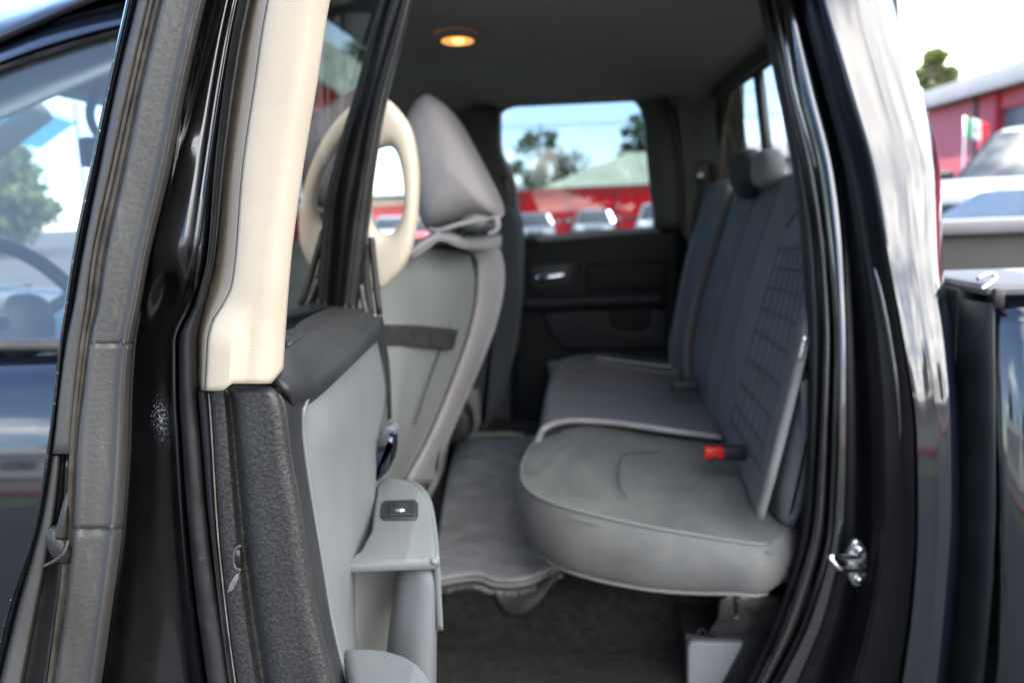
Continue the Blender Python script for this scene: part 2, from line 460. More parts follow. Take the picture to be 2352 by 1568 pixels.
M['pillar_trim'] = vary(base_mat('taupe_trim', (0.055, 0.051, 0.045), 0.6), 10, 0.08, 0.05)
M['door_far'] = vary(base_mat('dark_door_trim', (0.0045, 0.005, 0.0058), 0.55, spec=0.22), 10, 0.15, 0.05)
M['door_far_light'] = vary(base_mat('slate_door_trim', (0.0075, 0.0092, 0.0115), 0.55, spec=0.25), 10, 0.15, 0.05)
M['chrome'] = base_mat('chrome', (0.75, 0.77, 0.8), 0.12, metallic=1.0)
M['zinc'] = vary(base_mat('zinc_steel', (0.55, 0.57, 0.6), 0.28, metallic=1.0), 80, 0.2, 0.1)
M['dark_chrome'] = base_mat('dark_chrome', (0.10, 0.12, 0.17), 0.12, metallic=1.0)
M['black_metal'] = vary(base_mat('black_coated_steel', (0.012, 0.012, 0.012), 0.35, spec=0.6), 50, 0.3, 0.1)
M['red_button'] = base_mat('red_button', (0.55, 0.015, 0.01), 0.35)
M['belt'] = base_mat('seat_belt_webbing', (0.035, 0.032, 0.028), 0.75)
M['tan_belt'] = base_mat('tan_belt_webbing', (0.08, 0.065, 0.048), 0.75)
M['glass_privacy'] = glass_mat('privacy_glass', (0.37, 0.43, 0.465))
M['glass_door'] = glass_mat('dark_privacy_glass', (0.20, 0.22, 0.22), ior=1.62)
M['glass_clear'] = glass_mat('clear_glass', (0.80, 0.88, 0.87))
M['glass_driver'] = glass_mat('driver_glass', (0.78, 0.88, 0.93), ior=1.85, haze=(.11, (.30, .40, .48)))  # blue sky haze mixed into the pane as diffuse colour
M['glass_band'] = glass_mat('blue_shade_band', (0.10, 0.40, 0.55))
M['lamp'] = emit_mat('amber_lamp', (1.0, 0.36, 0.05), 0.30)
M['lamp_core'] = emit_mat('lamp_core', (1.0, 0.6, 0.2), 0.7)
M['white_rail'] = vary(base_mat('grey_bed_rail', (0.17, 0.17, 0.175), 0.45), 12, 0.1, 0.08)
M['bed_liner'] = vary(base_mat('bed_liner', (0.05, 0.049, 0.047), 0.75), 12, 0.25, 0.05, dust=(0.16, 0.13, 0.10), dust_lo=0.6, dust_hi=0.8, dust_scale=6)

# ================================================================== setting: ground
def ground_mat():
    m = vary(base_mat('asphalt', (0.021, 0.0205, 0.020), 0.9), 0.35, 0.25, 0, coords='Object')
    bump(m, 'noise', 60, 0.01, 0.6); return m
def sheet(name, x0, y0, x1, y1, z, mat, kind='structure', nx=1):
    vs = [(x0, y0, z), (x1, y0, z), (x1, y1, z), (x0, y1, z)]
    o = mesh_obj(name, vs, [(0, 1, 2, 3)], mat, smooth=False); tag(o, kind=kind); return o
gr = sheet('ground', -700, -700, 700, 900, 0, ground_mat())
grass_m = vary(base_mat('grass', (0.045, 0.075, 0.018), 0.9), 3, 0.4, 0); bump(grass_m, 'noise', 40, 0.05, 0.8)
sheet('grass_verge', -60, -7.6, 60, -5.6, 0.004, grass_m)
conc = vary(base_mat('road_concrete', (0.10, 0.097, 0.092), 0.9), 0.6, 0.2, 0)
sheet('road', -200, -19, 200, -9.5, 0.004, conc)
kerb_m = vary(base_mat('red_kerb_paint', (0.33, 0.03, 0.035), 0.7), 4, 0.3, 0)
box_o = box('kerb', (-60, -9.4, 0), (60, -9.15, 0.14), kerb_m, None, 0.02); tag(box_o, kind='structure')

# ================================================================== the truck
truck = empty('pickup_truck', (0, 1.9, 0), 0, 'black pickup truck seen through its open rear door, grey seats inside', 'pickup truck')
def grp(name, loc=(0, 1.9, 0), parent=None, label=None):
    o = bpy.data.objects.new(name, None); COL.objects.link(o); o.empty_display_size = 0.1
    o.parent = parent or truck; o.location = Vector(loc)-world_loc(parent or truck)
    if label: o['label'] = label
    return o

# ------------------------------------------------------------------ open rear door
door = grp('open_door', (-0.3, 1.15, 0.7), label='open rear door seen from its latch edge')
YS = [-80, 0, 200, 400, 600, 700, 784, 900, 1000, 1200, 1400, 1568, 1680]
flangeL = spl(YS, [308, 290, 245, 203, 163, 148, 136, 123, 111, 78, 14, -26, -58])
stripL = spl(YS, [333, 315, 265, 225, 186, 168, 150, 134, 123, 92, 40, -2, -30])
stripR = spl(YS, [368, 348, 303, 258, 215, 203, 192, 178, 170, 160, 138, 116, 100])
rubL = spl(YS, [388, 370, 322, 281, 238, 224, 204, 190, 177, 166, 146, 122, 106])
rubR = spl(YS, [497, 475, 430, 390, 343, 324, 308, 300, 297, 284, 258, 234, 217])
jamR = spl(YS, [582, 560, 524, 497, 474, 446, 410, 411, 417, 431, 452, 476, 492])
sideL = spl(YS, [588, 566, 530, 508, 492, 468, 452, 453, 461, 478, 507, 532, 548])
frontL = spl([-80, 0, 200, 400, 600, 660, 700, 740, 784, 840, 895, 960], [640, 616, 584, 556, 540, 531, 512, 488, 478, 475, 472, 470])
frontR = spl([-80, 0, 200, 400, 600, 784, 850, 895, 960], [780, 759, 728, 695, 669, 655, 651, 646, 645])
seamC = spl([860, 900, 1000, 1200, 1400, 1568, 1680], [475, 479, 486, 498, 518, 540, 556])
charR = spl([880, 900, 912, 945, 1050, 1170, 1290, 1400, 1500, 1568, 1680], [625, 638, 646, 655, 669, 692, 710, 728, 752, 768, 795])
YD = 0.60
def lean(y): return 0.0
def door_loft(name, stations, y0, y1, n, mat, thick=0.008, label=None, ends=True, sharp=40, yend=None, ystart=None):
    """stations: (xfunc(y), dY)"""
    rows = []
    for i in range(n+1):
        v = i/n; row = []
        for k, (f, dy) in enumerate(stations):
            ye = yend[k] if yend else y1
            ys_ = ystart[k] if ystart else y0
            y = ys_+(ye-ys_)*v
            row.append(P(f(y), y, YD+dy))
        rows.append(row)
    return grid_obj(name, rows, mat, door, thick=thick, label=label, flip=True, sharp=sharp)
def mixf(a, b, t): return lambda y: a(y)*(1-t)+b(y)*t
def addf(a, d): return lambda y: a(y)+d
def dense(prof, a, b, n=26):
    """profile [(t,dy)] between two curves -> smooth station list"""
    f = spl([p[0] for p in prof], [p[1] for p in prof])
    return [(mixf(a, b, prof[0][0]+(prof[-1][0]-prof[0][0])*k/n), f(prof[0][0]+(prof[-1][0]-prof[0][0])*k/n)) for k in range(n+1)]

# outer skin: folded edge and the sheet running forward to the hinge
flangeR = addf(flangeL, 11)
door_loft('skin_edge', [(addf(flangeL, 0.5), 0.03), (flangeL, 0.002), (addf(flangeL, 2), -0.003), (addf(flangeL, 7), -0.003), (flangeR, 0.002), (addf(flangeR, 1), 0.02)], -80, 2600, 84, M['glint_specked_paint'], 0.002)
rows = []
for y in range(-80, 2641, 80):
    a = P(flangeL(y)+1.5, y, YD+0.004); r_ = []
    for t in (0, .25, .5, .75, 1):
        r_.append(a+Vector((-0.055*t-0.03*math.sin(math.pi*t), 0.56*t, 0)))
    rows.append(r_)
grid_obj('outer_skin', rows, M['paint'], door, thick=0.004)
# hidden inner structure between the skins, so the door is a solid slab
rows = []
for y in range(-80, 2641, 60):
    rows.append([P(stripL(y), y, YD+0.022), P(jamR(y)-40, y, YD+0.125), P(jamR(y)+50, y, YD+0.13)])
grid_obj('inner_frame', rows, M['black_metal'], door, thick=0.004)

# outer weather seal, in two lengths with a joint at y=1040
st = dense([(0, .016), (.06, .0), (.2, -.004), (.5, -.006), (.8, -.004), (.94, .001), (1, .014)], addf(stripL, 0), stripR, 18)
door_loft('edge_seal', st, -80, 1042, 44, M['rubber'], 0.004)
mid = lambda y: max(flangeL(y)+14, stripL(y)-2)
st = dense([(0, .016), (.1, .004), (.3, .003), (.45, .010), (.6, .014), (.8, .010), (.92, .001), (1, .012)], mid, addf(stripR, -4), 18)
door_loft('edge_seal', st, 1047, 2600, 42, M['rubber_dark'], 0.004)
st = dense([(0, .012), (.12, -.001), (.3, -.003), (.42, -.001), (.5, .01)], mid, addf(stripR, -4), 12)
door_loft('seal_lip', st, 1047, 2600, 42, M['rubber'], 0.003)
# rubber bump stop on the lower seal
c = P(138, 1250, YD-0.004)
blob('bump_stop', c, (0.0085, 0.008, 0.016), M['rubber_dark'], door, e=0.85, rot=Matrix.Rotation(R(-16), 3, 'Y'))
tube('bump_stop_strap', [P(158, 1125, YD-0.001), P(152, 1160, YD-0.004), P(146, 1200, YD-0.006), P(140, 1232, YD-0.006)], lambda t: 0.0015+0.004*t, M['rubber_dark'], door)
tube('bump_stop_lip', [P(98, 1300, YD-0.004), P(120, 1290, YD-0.010), P(146, 1270, YD-0.012), P(158, 1240, YD-0.009)], 0.0012, M['seam'], door)
# aged bead between the two seals
st = dense([(0, .012), (.18, -.006), (.38, -.002), (.55, .004), (.72, -.004), (.88, -.007), (1, .006)], stripR, rubL, 14)
door_loft('seal_bead', st, -80, 2600, 89, M['seam'], 0.003)
# main bulb seal; the moulded corner piece starts at y=790
def main_st(k=1.0, lift=0.0):
    return dense([(0, .010), (.04, -.008*k-lift), (.12, -.0145*k-lift), (.22, -.0135*k-lift), (.45, -.0125*k-lift), (.62, -.0105*k-lift), (.70, -.012*k-lift), (.77, -.0165*k-lift), (.84, -.0135*k-lift), (.92, -.004-lift), (1, .018)], rubL, rubR, 40)
door_loft('bulb_seal', main_st(1.0), -80, 792, 60, M['rubber'], 0.004)
door_loft('bulb_seal', main_st(1.04, 0.0016), 790, 1212, 34, M['rubber'], 0.004, label='moulded corner length of the grey bulb seal')
door_loft('bulb_seal', main_st(1.0), 1210, 2600, 47, M['rubber'], 0.004)

# painted latch jamb with pressed beads
f_in = addf(rubR, -4)
rows = []
prof_top = spl([0, .10, .3, .55, .68, .76, .82, .88, .95, 1], [.018, .008, .002, .000, .003, .006, -.006, -.007, .003, .016])
prof_low = spl([0, .10, .3, .55, .75, .82, .88, .94, 1], [.032, .034, .034, .032, .030, .028, .022, .012, .022])
for i in range(0, 135):
    y = -80+i*20; w = min(1, max(0, (y-560)/190)); w = w*w*(3-2*w); r_ = []
    for k in range(31):
        t = k/30; dy = prof_top(t)*(1-w)+prof_low(t)*w
        # pressed pocket ending in a scoop near y=690
        s = math.exp(-((t-.42)/.22)**2)*math.exp(-((y-668)/46)**2)*0.012
        s -= math.exp(-((t-.30)/.16)**2)*math.exp(-((y-330)/34)**2)*0.004
        s -= math.exp(-((t-.55)/.25)**2)*math.exp(-((y-960)/75)**2)*0.004
        s += 0.030*(1-w)*max(0, (640-y)/640)*min(1, t/.12)
        r_.append(P(f_in(y)*(1-t)+jamR(y)*t, y, YD+dy+s))
    rows.append(r_)
jm = M['jamb'].copy(); jm.name = 'scuffed_jamb_paint'; nt = jm.node_tree; pb = nt.nodes['Principled BSDF']
tcj = nd(nt, 'ShaderNodeTexCoord'); sv = nd(nt, 'ShaderNodeVectorMath', operation='SUBTRACT'); nt.links.new(tcj.outputs['Object'], sv.inputs[0]); sv.inputs[1].default_value = P(372, 962, YD+.03)
mpj = nd(nt, 'ShaderNodeMapping'); mpj.inputs['Scale'].default_value = (95, 20, 42); nt.links.new(sv.outputs[0], mpj.inputs[0])
ln = nd(nt, 'ShaderNodeVectorMath', operation='LENGTH'); nt.links.new(mpj.outputs[0], ln.inputs[0])
nz = nd(nt, 'ShaderNodeTexNoise', Scale=700, Detail=3, Roughness=.7); nt.links.new(tcj.outputs['Object'], nz.inputs['Vector'])
m1 = nd(nt, 'ShaderNodeMath', operation='MULTIPLY_ADD'); nt.links.new(ln.outputs['Value'], m1.inputs[0]); m1.inputs[1].default_value = -.17; nt.links.new(nz.outputs['Fac'], m1.inputs[2])
rj = nd(nt, 'ShaderNodeMapRange'); rj.inputs['From Min'].default_value = .46; rj.inputs['From Max'].default_value = .56; nt.links.new(m1.outputs[0], rj.inputs['Value'])
mj = nd(nt, 'ShaderNodeMixRGB'); mj.inputs['Color2'].default_value = (.24, .28, .33, 1); nt.links.new(rj.outputs[0], mj.inputs['Fac'])
oldl = pb.inputs['Base Color'].links[0].from_socket; nt.links.new(oldl, mj.inputs['Color1']); nt.links.new(mj.outputs[0], pb.inputs['Base Color'])
grid_obj('latch_jamb', rows, jm, door, thick=0.004, flip=True, sharp=60)
st = dense([(0, .022), (.15, .004), (.4, -.001), (.7, .001), (.9, .006), (1, .018)], addf(jamR, -1), addf(sideL, 1), 12)
door_loft('trim_seal', st, -80, 2600, 89, M['rubber_dark'], 0.004)

# beige upper trim (two faces meeting on a crisp edge)
st1 = dense([(0, .046), (.06, .034), (.3, .022), (.7, .001), (.95, -.0150), (1, -.0175)], sideL, frontL, 14)
n1 = len(st1)
st2 = dense([(0, -.0185), (.05, -.021), (.25, -.023), (.5, -.0225), (.68, -.0205), (.80, -.014), (.90, -.003), (.97, .012), (1, .026)], frontL, frontR, 30)
bot = lambda t: 897 if t < 0.22 else (897-16*min(1, (t-.22)/.12) if t < .86 else 881-32*((t-.86)/.14))
y1s = [896]*n1; y2s = [bot(k/30) for k in range(31)]
door_loft('pillar_trim', st1, -80, 896, 70, M['beige'], 0.004, yend=y1s)
door_loft('trim_joint', [(addf(frontL, -2.0), -.010), (addf(frontL, -1.2), -.0186), (addf(frontL, 0.1), -.0188), (addf(frontL, 0.6), -.012)], -80, 895, 60, base_mat('brown_joint_plastic', (0.07, 0.035, 0.022), 0.7), 0.001)  # thin dark brown joint line between the two trim faces
# swelling at the foot of the trim: the front face steps out
rows = []
for i in range(71):
    v = i/70; r_ = []
    for k, (f, dy) in enumerate(st2):
        t = k/30; y = -80+(y2s[k]+80)*v
        a = min(1, max(0, (y-690)/110)); a = a*a*(3-2*a)
        d = dy-0.010*a*(1-min(1, max(0, (t-.30)/.22)))  # the bulged toe
        r_.append(P(f(y), y, YD+d))
    rows.append(r_)
grid_obj('pillar_trim', rows, M['beige'], door, thick=0.004, flip=True, sharp=40)

# charcoal grained lower panel
def char_loft():
    rows = []
    base = spl([0, .03, .10, .20, .245, .29, .335, .38, .5, .8, .92, .97, 1], [.004, -.003, -.006, -.0055, .0005, .004, .0005, -.009, -.0125, -.0125, -.0095, -.003, .008])
    N = 44
    for i in range(-2, 60):
        if i < 0: y = 884 if i == -2 else 893; back = 0.022 if i == -2 else 0.006
        else: y = 901+(2600-901)*(i/59)**1.15; back = 0
        r_ = []
        for k in range(N+1):
            t = k/N
            top = 8*max(0, (0.25-t)/0.25) if i < 1 else 0
            x = seamC(y)*(1-t)+charR(y)*t
            g = 0
            if 1225 < y < 1345:  # dent at the screw
                g = 0.004*math.exp(-((x-549)/9)**2)*math.exp(-((y-1282)/26)**2)
            r_.append(P(x, y-top*0, YD+base(t)+back+g))
        rows.append(r_)
    return grid_obj('edge_panel', rows, M['charcoal'], door, thick=0.004, flip=True, sharp=60)
char_loft()
st = dense([(0, .018), (.2, .004), (.6, .0), (1, .004)], sideL, seamC, 8)
door_loft('panel_lip', st, 899, 2600, 56, M['black_plastic'], 0.004)
door_loft('worn_seam', [(addf(seamC, -2.2), .004), (addf(seamC, -0.8), -.0032), (addf(seamC, 0.8), -.0034), (addf(seamC, 2), .001)], 903, 2600, 56, vary(base_mat('worn_edge', (0.22, 0.19, 0.16), 0.7), 40, 0.5, 0), 0.001)
o = blob('screw_cap', P(548, 1281, YD-0.0035), (0.0036, 0.004, 0.0092), M['black_metal'], door, e=0.9)
tube('screw_hole_rim', [P(553, 1252, YD-0.007), P(541, 1260, YD-0.0065), P(537, 1282, YD-0.006), P(541, 1303, YD-0.0065), P(553, 1308, YD-0.008)], 0.0011, M['rubber'], door)
prism('chipped_patch', [(p.x, p.z) for p in [P(*q, YD) for q in ((548, 1310), (556, 1306), (553, 1325), (543, 1345), (530, 1352), (536, 1330))]], 'Y', YD-0.0075, YD+0.004, vary(base_mat('chipped_plastic', (0.13, 0.125, 0.12), 0.4), 90, 0.5, 0.1), door, r=0.0004, steps=2)

# smooth black upper band and its return between the charcoal edge and the grey panel
patch('belt_trim', [
    [(590, 874, .630), (622, 882, .612), (640, 891, .607), (650, 904, .609), (657, 918, .622), (664, 934, .640)],
    [(640, 800, .66), (662, 831, .66), (678, 861, .66), (689, 885, .66), (698, 902, .668), (701, 920, .685)],
    [(680, 753, .80), (714, 770, .80), (742, 795, .80), (764, 816, .80), (780, 833, .80), (789, 850, .805)],
    [(738, 722, 1.0), (778, 730, 1.0), (808, 746, 1.0), (827, 762, 1.0), (838, 776, 1.0), (842, 798, 1.005)],
    [(772, 708, 1.15), (815, 712, 1.15), (843, 720, 1.15), (858, 734, 1.15), (866, 750, 1.15), (869, 775, 1.155)]],
    M['black_plastic'], door, n=7, thick=0.005, flip=True)
gL = spl([900, 934, 1000, 1134, 1284, 1434, 1524, 1568, 1680], [699, 697, 697, 715, 740, 765, 786, 797, 824])
rows = []
for i in range(86):
    y = 903+i*20; r_ = []
    for k in range(9):
        t = k/8
        r_.append(P(charR(y)*(1-t)+(gL(y)+3)*t, y, YD+0.004+0.052*t+0.004*math.sin(math.pi*t)))
    rows.append(r_)
grid_obj('panel_return', rows, M['black_plastic'], door, thick=0.004, flip=True)

# light grey inner panel
patch('door_card', [
    [(700, 934, .655), (714, 905, .69), (771, 853, .80), (822, 806, .95), (866, 771, 1.13)],
    [(696, 950, .65), (714, 925, .69), (775, 872, .80), (826, 826, .95), (870, 790, 1.14)],
    [(697, 1010, .65), (742, 995, .69), (798, 968, .79), (838, 940, .92), (888, 900, 1.10)],
    [(706, 1085, .65), (750, 1072, .69), (804, 1054, .78), (840, 1040, .88), (868, 1030, .98)],
    [(723, 1180, .65), (764, 1172, .69), (808, 1160, .76), (840, 1150, .84), (862, 1145, .92)],
    [(741, 1290, .65), (774, 1287, .68), (800, 1279, .72), (826, 1262, .79), (856, 1212, .88)],
    [(765, 1435, .65), (788, 1432, .68), (806, 1430, .72), (826, 1428, .78), (850, 1420, .86)],
    [(795, 1568, .65), (812, 1568, .68), (828, 1568, .72), (846, 1568, .78), (866, 1568, .86)],
    [(822, 1680, .65), (836, 1680, .68), (848, 1680, .72), (862, 1680, .78), (880, 1680, .86)],
    [(1020, 2500, .65), (1034, 2500, .68), (1046, 2500, .72), (1060, 2500, .78), (1078, 2500, .86)]],
    M['grey_plastic'], door, n=8, thick=0.005, flip=True)
tube('card_edge', [P(gL(y)-0.5, y, .6515) for y in (1680, 1568, 1434, 1284, 1134, 1000, 950)]+[P(700, 934, .657), P(714, 904, .69), P(771, 851, .80), P(822, 804, .95), P(866, 770, 1.13)], 0.0022, M['grey_plastic'], door, seg=6, n=6)
# recess behind the inside handle and the dark chrome lever
patch('handle_bezel', [
    [(866, 800, 1.16), (884, 870, 1.18), (893, 955, 1.20)],
    [(856, 905, 1.04), (868, 920, 1.10), (894, 965, 1.20)],
    [(851, 1000, 1.0), (868, 1020, 1.08), (886, 1040, 1.20)],
    [(862, 1060, .96), (880, 1090, 1.02), (890, 1110, 1.15)],
    [(862, 1130, .95), (890, 1130, 1.02), (900, 1150, 1.15)]],
    M['grey_plastic_dark'], door, n=6, thick=0.005, flip=True)
hp = [P(*q, 1.0) for q in ((866, 1022), (885, 1016), (905, 1005), (910, 978), (918, 984), (919, 1012), (914, 1040), (904, 1062), (885, 1080), (866, 1092))]
prism('inside_handle', [(p.x, p.z) for p in hp], 'Y', .955, .99, M['dark_chrome'], door, r=0.006)
hp = [P(*q, 1.02) for q in ((868, 1018), (878, 990), (890, 972), (905, 970), (914, 980), (905, 990), (893, 1000), (886, 1018))]
prism('handle_grip', [(p.x, p.z) for p in hp], 'Y', 1.0, 1.03, M['grey_plastic_dark'], door, r=0.004)
# armrest pod with window switch
ZA = 1.148
ap = [PZ(*q, ZA) for q in ((852, 1215), (860, 1150), (866, 1108), (880, 1096), (905, 1094), (935, 1100), (962, 1114), (982, 1142), (991, 1175), (998, 1225), (1002, 1284), (960, 1286), (900, 1288), (790, 1293), (800, 1280), (826, 1262))]
arm = prism('armrest', [(p.x, p.y) for p in ap], 'Z', ZA-0.011, ZA, M['grey_plastic'], door, r=0.003, r2=0.005, steps=3)
tube('armrest_lip', [PZ(970, 1287, ZA-.003), PZ(988, 1287, ZA-.003), PZ(999, 1291, ZA-.004), P(1004, 1306, .752), P(1005, 1345, .752), P(1002, 1376, .752), P(996, 1392, .755)], 0.0035, M['grey_plastic'], door, n=6)
sd = [PZ(*q, ZA-.004) for q in ((1000, 1286), (996, 1226), (989, 1176), (980, 1144), (960, 1116), (934, 1103))]
patch3('armrest_side', [[p+Vector((-.002-.0*k, 0, -.024*k)) for p in sd] for k in range(4)], M['grey_plastic'], door, n=4, thick=.006)
sw = [PZ(*q, ZA) for q in ((883, 1153), (955, 1151), (961, 1160), (960, 1186), (955, 1195), (881, 1196), (874, 1189), (875, 1162))]
prism('switch_bezel', [(p.x, p.y) for p in sw], 'Z', ZA-0.01, ZA+0.003, M['black_plastic'], door, r=0.001, r2=0.002, steps=2)
sw = [PZ(*q, ZA+0.004) for q in ((893, 1158), (938, 1158), (943, 1182), (895, 1183))]
prism('window_switch', [(p.x, p.y) for p in sw], 'Z', ZA, ZA+0.0065, base_mat('switch_plastic', (0.02, 0.02, 0.022), 0.22), door, r=0.001, r2=0.0025, steps=3)
c = PZ(919, 1171, ZA+0.008)
blob('switch_glint', c, (0.0055, 0.004, 0.0022), M['chrome'], door, e=0.9)  # chrome bead added as the bright glint on the rocker
# recess wall under the armrest, the pull strap, the lower pocket
patch('pull_recess', [
    [(788, 1293, .752), (830, 1291, .765), (880, 1289, .78), (930, 1288, .80)],
    [(790, 1350, .752), (832, 1352, .775), (880, 1354, .80), (930, 1356, .82)],
    [(800, 1430, .745), (840, 1435, .775), (882, 1440, .80), (930, 1444, .82)],
    [(806, 1530, .735), (845, 1535, .77), (885, 1540, .80), (930, 1544, .82)]],
    vary(base_mat('recess_grey_plastic', (0.15, 0.153, 0.148), 0.5), 9, 0.05, 0.03), door, n=6, thick=0.004)
pl = [[(918, 1300, .775), (925, 1294, .762), (955, 1289, .752), (984, 1288, .752), (1000, 1296, .758), (1004, 1312, .775)],
      [(908, 1335, .775), (920, 1330, .752), (955, 1326, .742), (988, 1326, .742), (1002, 1330, .750), (1005, 1345, .775)],
      [(898, 1410, .77), (912, 1408, .745), (950, 1406, .735), (985, 1406, .735), (1001, 1408, .745), (1004, 1420, .77)],
      [(888, 1490, .765), (904, 1488, .74), (945, 1486, .728), (985, 1486, .730), (1000, 1490, .742), (1003, 1500, .77)],
      [(880, 1580, .76), (898, 1578, .735), (945, 1576, .722), (985, 1576, .725), (999, 1580, .74), (1002, 1590, .77)],
      [(874, 1690, .76), (892, 1688, .735), (945, 1686, .722), (985, 1686, .725), (999, 1690, .74), (1001, 1700, .77)]]
patch('pull_handle', pl, M['grey_plastic_dark'], door, n=6, thick=0.006, flip=True)
ZP = 1.095
pp_ = [PZ(*q, ZP) for q in ((786, 1482), (850, 1480), (893, 1485), (935, 1498), (970, 1521), (990, 1548), (998, 1580), (1000, 1680), (812, 1680), (800, 1568))]
prism('map_pocket', [(p.x, p.y) for p in pp_], 'Z', ZP-0.35, ZP, M['grey_plastic'], door, r=0.004, r2=0.010, steps=4)

# door glass and front run channel
glx = spl([1.30, 1.346, 1.505, 1.584, 1.64, 1.747, 1.86], [-.3225, -.3146, -.2864, -.2632, -.2449, -.2075, -.165])
patch3('door_glass', [[Vector((glx(z)-.10*(Y-1.12), Y, z)) for Y in (.665, .9, 1.15)] for z in (1.31, 1.40, 1.48, 1.56, 1.64, 1.72, 1.80, 1.85)], M['glass_door'], door, n=4, thick=0)
barL = spl([-80, 0, 100, 225, 400, 575, 640, 715], [902, 872, 836, 796, 754, 712, 709, 706])
barR = spl([-80, 0, 100, 225, 400, 575, 640, 715], [968, 949, 925, 892, 862, 842, 834, 822])
prof = spl([0, .06, .16, .22, .27, .33, .55, .62, .68, .74, .82, .92, 1], [.02, 0, -.002, .004, .004, -.001, .0, -.002, -.007, -.008, -.002, .001, .03])
rows = []
for i in range(41):
    y = -80+795*i/40
    rows.append([P(barL(y)*(1-k/44)+barR(y)*k/44, y, 1.12+prof(k/44)) for k in range(45)])
grid_obj('run_channel', rows, vary(base_mat('channel_rubber', (0.010, 0.010, 0.011), 0.36), 20, .2, .06), door, thick=0.012, flip=True, sharp=50)
tube('hinge_seal', [P(853, 545, 1.165), P(856, 580, 1.165), P(862, 640, 1.165), P(871, 722, 1.165)], 0.005, M['rubber_dark'], door)
tube('hinge_seal', [P(838, 560, 1.165), P(843, 650, 1.165), P(852, 722, 1.165)], 0.006, M['dark_fabric'], door)
tube('hinge_seal', [P(829, 655, 1.13), P(834, 690, 1.13), P(842, 722, 1.13)], 0.004, M['rubber'], door)
patch('belt_seal', [
    [(632, 768, .665), (648, 772, .67), (664, 790, .66)],
    [(700, 742, .85), (715, 744, .85), (735, 757, .85)],
    [(768, 706, 1.14), (795, 706, 1.14), (820, 713, 1.14)]], M['rubber_dark'], door, n=6, thick=0.006)
# upper frame closing the window above the picture
_a, _b = P(560, -95, .635), P(600, 60, .635); _d = (_a-_b).normalized(); _e = _a+_d*((1.79-_a.z)/_d.z)
tube('upper_frame', [_a, _a.lerp(_e, .6), _e+Vector((0, .015, 0)), _e+Vector((.012, .07, .035)), Vector((-.185, .9, 1.845)), Vector((-.20, 1.16, 1.84))], .045, M['paint'], door, seg=12, n=5, flat=.7)
# front edge of the door, next to the hinge
patch('hinge_edge', [
    [(864, 722, 1.16), (870, 726, 1.17), (874, 730, 1.19)],
    [(866, 772, 1.16), (874, 772, 1.17), (880, 775, 1.19)],
    [(878, 850, 1.17), (886, 850, 1.18), (890, 852, 1.20)],
    [(880, 960, 1.18), (890, 960, 1.19), (894, 962, 1.21)]], M['black_plastic'], door, n=5, thick=0.004)

# ------------------------------------------------------------------ front door (closed) left of the open one
fd = grp('front_door', (-0.8, 1.15, 0.7), label='closed front door with clear driver window')
xs = [-260, -120, 0, 128, 282, 420, 600, 860]
a0 = spl(xs, [190, 124, 77, 28, -10, -35, -55, -70]); a1 = spl(xs, [225, 156, 108, 52, 12, -12, -32, -48])
a2 = spl(xs, [290, 208, 151, 108, 66, 40, 22, 8]); a3 = spl(xs, [312, 226, 168, 124, 79, 52, 33, 18])
def arc_loft(name, sts, mat, par, x0=-260, x1=850, n=44, thick=0.006):
    rows = []
    for i in range(n+1):
        x = x0+(x1-x0)*i/n
        rows.append([P(x, f(x), Y+.11*(788-f(x))/700) for f, Y in sts])
    return grid_obj(name, rows, mat, par, thick=thick, sharp=60)
def mx2(a, b, t): return lambda x: a(x)*(1-t)+b(x)*t
arc_loft('window_frame', [(a1, 1.19), (mx2(a1, a2, .1), 1.165), (mx2(a1, a2, .4), 1.153), (mx2(a1, a2, .8), 1.148), (a2, 1.155)], M['paint'], fd)
arc_loft('window_seal', [(a2, 1.157), (mx2(a2, a3, .3), 1.144), (mx2(a2, a3, .8), 1.148), (a3, 1.16)], M['rubber_dark'], fd)
rows = []
for i in range(31):
    x = -260+1110*i/30
    rows.append([P(x, a3(x)-4, 1.158+.11*(792-a3(x))/700), P(x, (a3(x)+785)/2, 1.159+.055*(792-a3(x))/700), P(x, 788, 1.15)])
grid_obj('window_glass', rows, M['glass_driver'], fd)
rows = []
for i in range(31):
    x = -260+1110*i/30
    rows.append([P(x, y, Y) for y, Y in ((776, 1.16), (779, 1.146), (786, 1.138), (796, 1.136), (804, 1.138), (808, 1.15))])
grid_obj('belt_moulding', rows, M['rubber'], fd, thick=0.004)
skinY = spl([0, .1, .2, .3, .45, .7, 1], [1.14, 1.113, 1.097, 1.089, 1.085, 1.088, 1.115])
rows = []
for i in range(31):
    x = -260+1110*i/30
    row = []
    for k in range(20):
        t = k/19
        z = 1.29-0.82*t
        Y = skinY(t)
        q = P(x, 1000, 1.15); row.append(Vector((q.x, Y, z)))
    rows.append(row)
grid_obj('door_skin', rows, M['paint'], fd, thick=0.006)

# ------------------------------------------------------------------ cab shell
cab = grp('cab', (0, 2.0, 0.7), label='black cab body')
RX0, RX1 = -1.24, 0.485
arc_loft('roof_rail', [(lambda x: a0(x)-30, 1.30), (lambda x: a0(x)-8, 1.24), (a0, 1.205), (mx2(a0, a1, .35), 1.188), (mx2(a0, a1, .8), 1.182), (a1, 1.20)], M['paint'], cab, x1=880)
fdrop = lambda x: 0.34*max(0, (-0.42-x))**1.15
# roof skin
rows = []
for i in range(13):
    y = 1.20+1.64*i/12; t = (i/12-0.5)*2
    rows.append([Vector((x, y+.06*(1 if t < 0 else -1)*abs(t)**3, 1.945-0.055*t**4-fdrop(x)*abs(t)**2)) for x in [RX0+.05, -1.0, -0.9, -.8, -.7, -.6, -0.5, -.3, -0.1, 0.3, 0.45, 0.485]])
grid_obj('roof', rows, M['paint'], cab, thick=0.01)
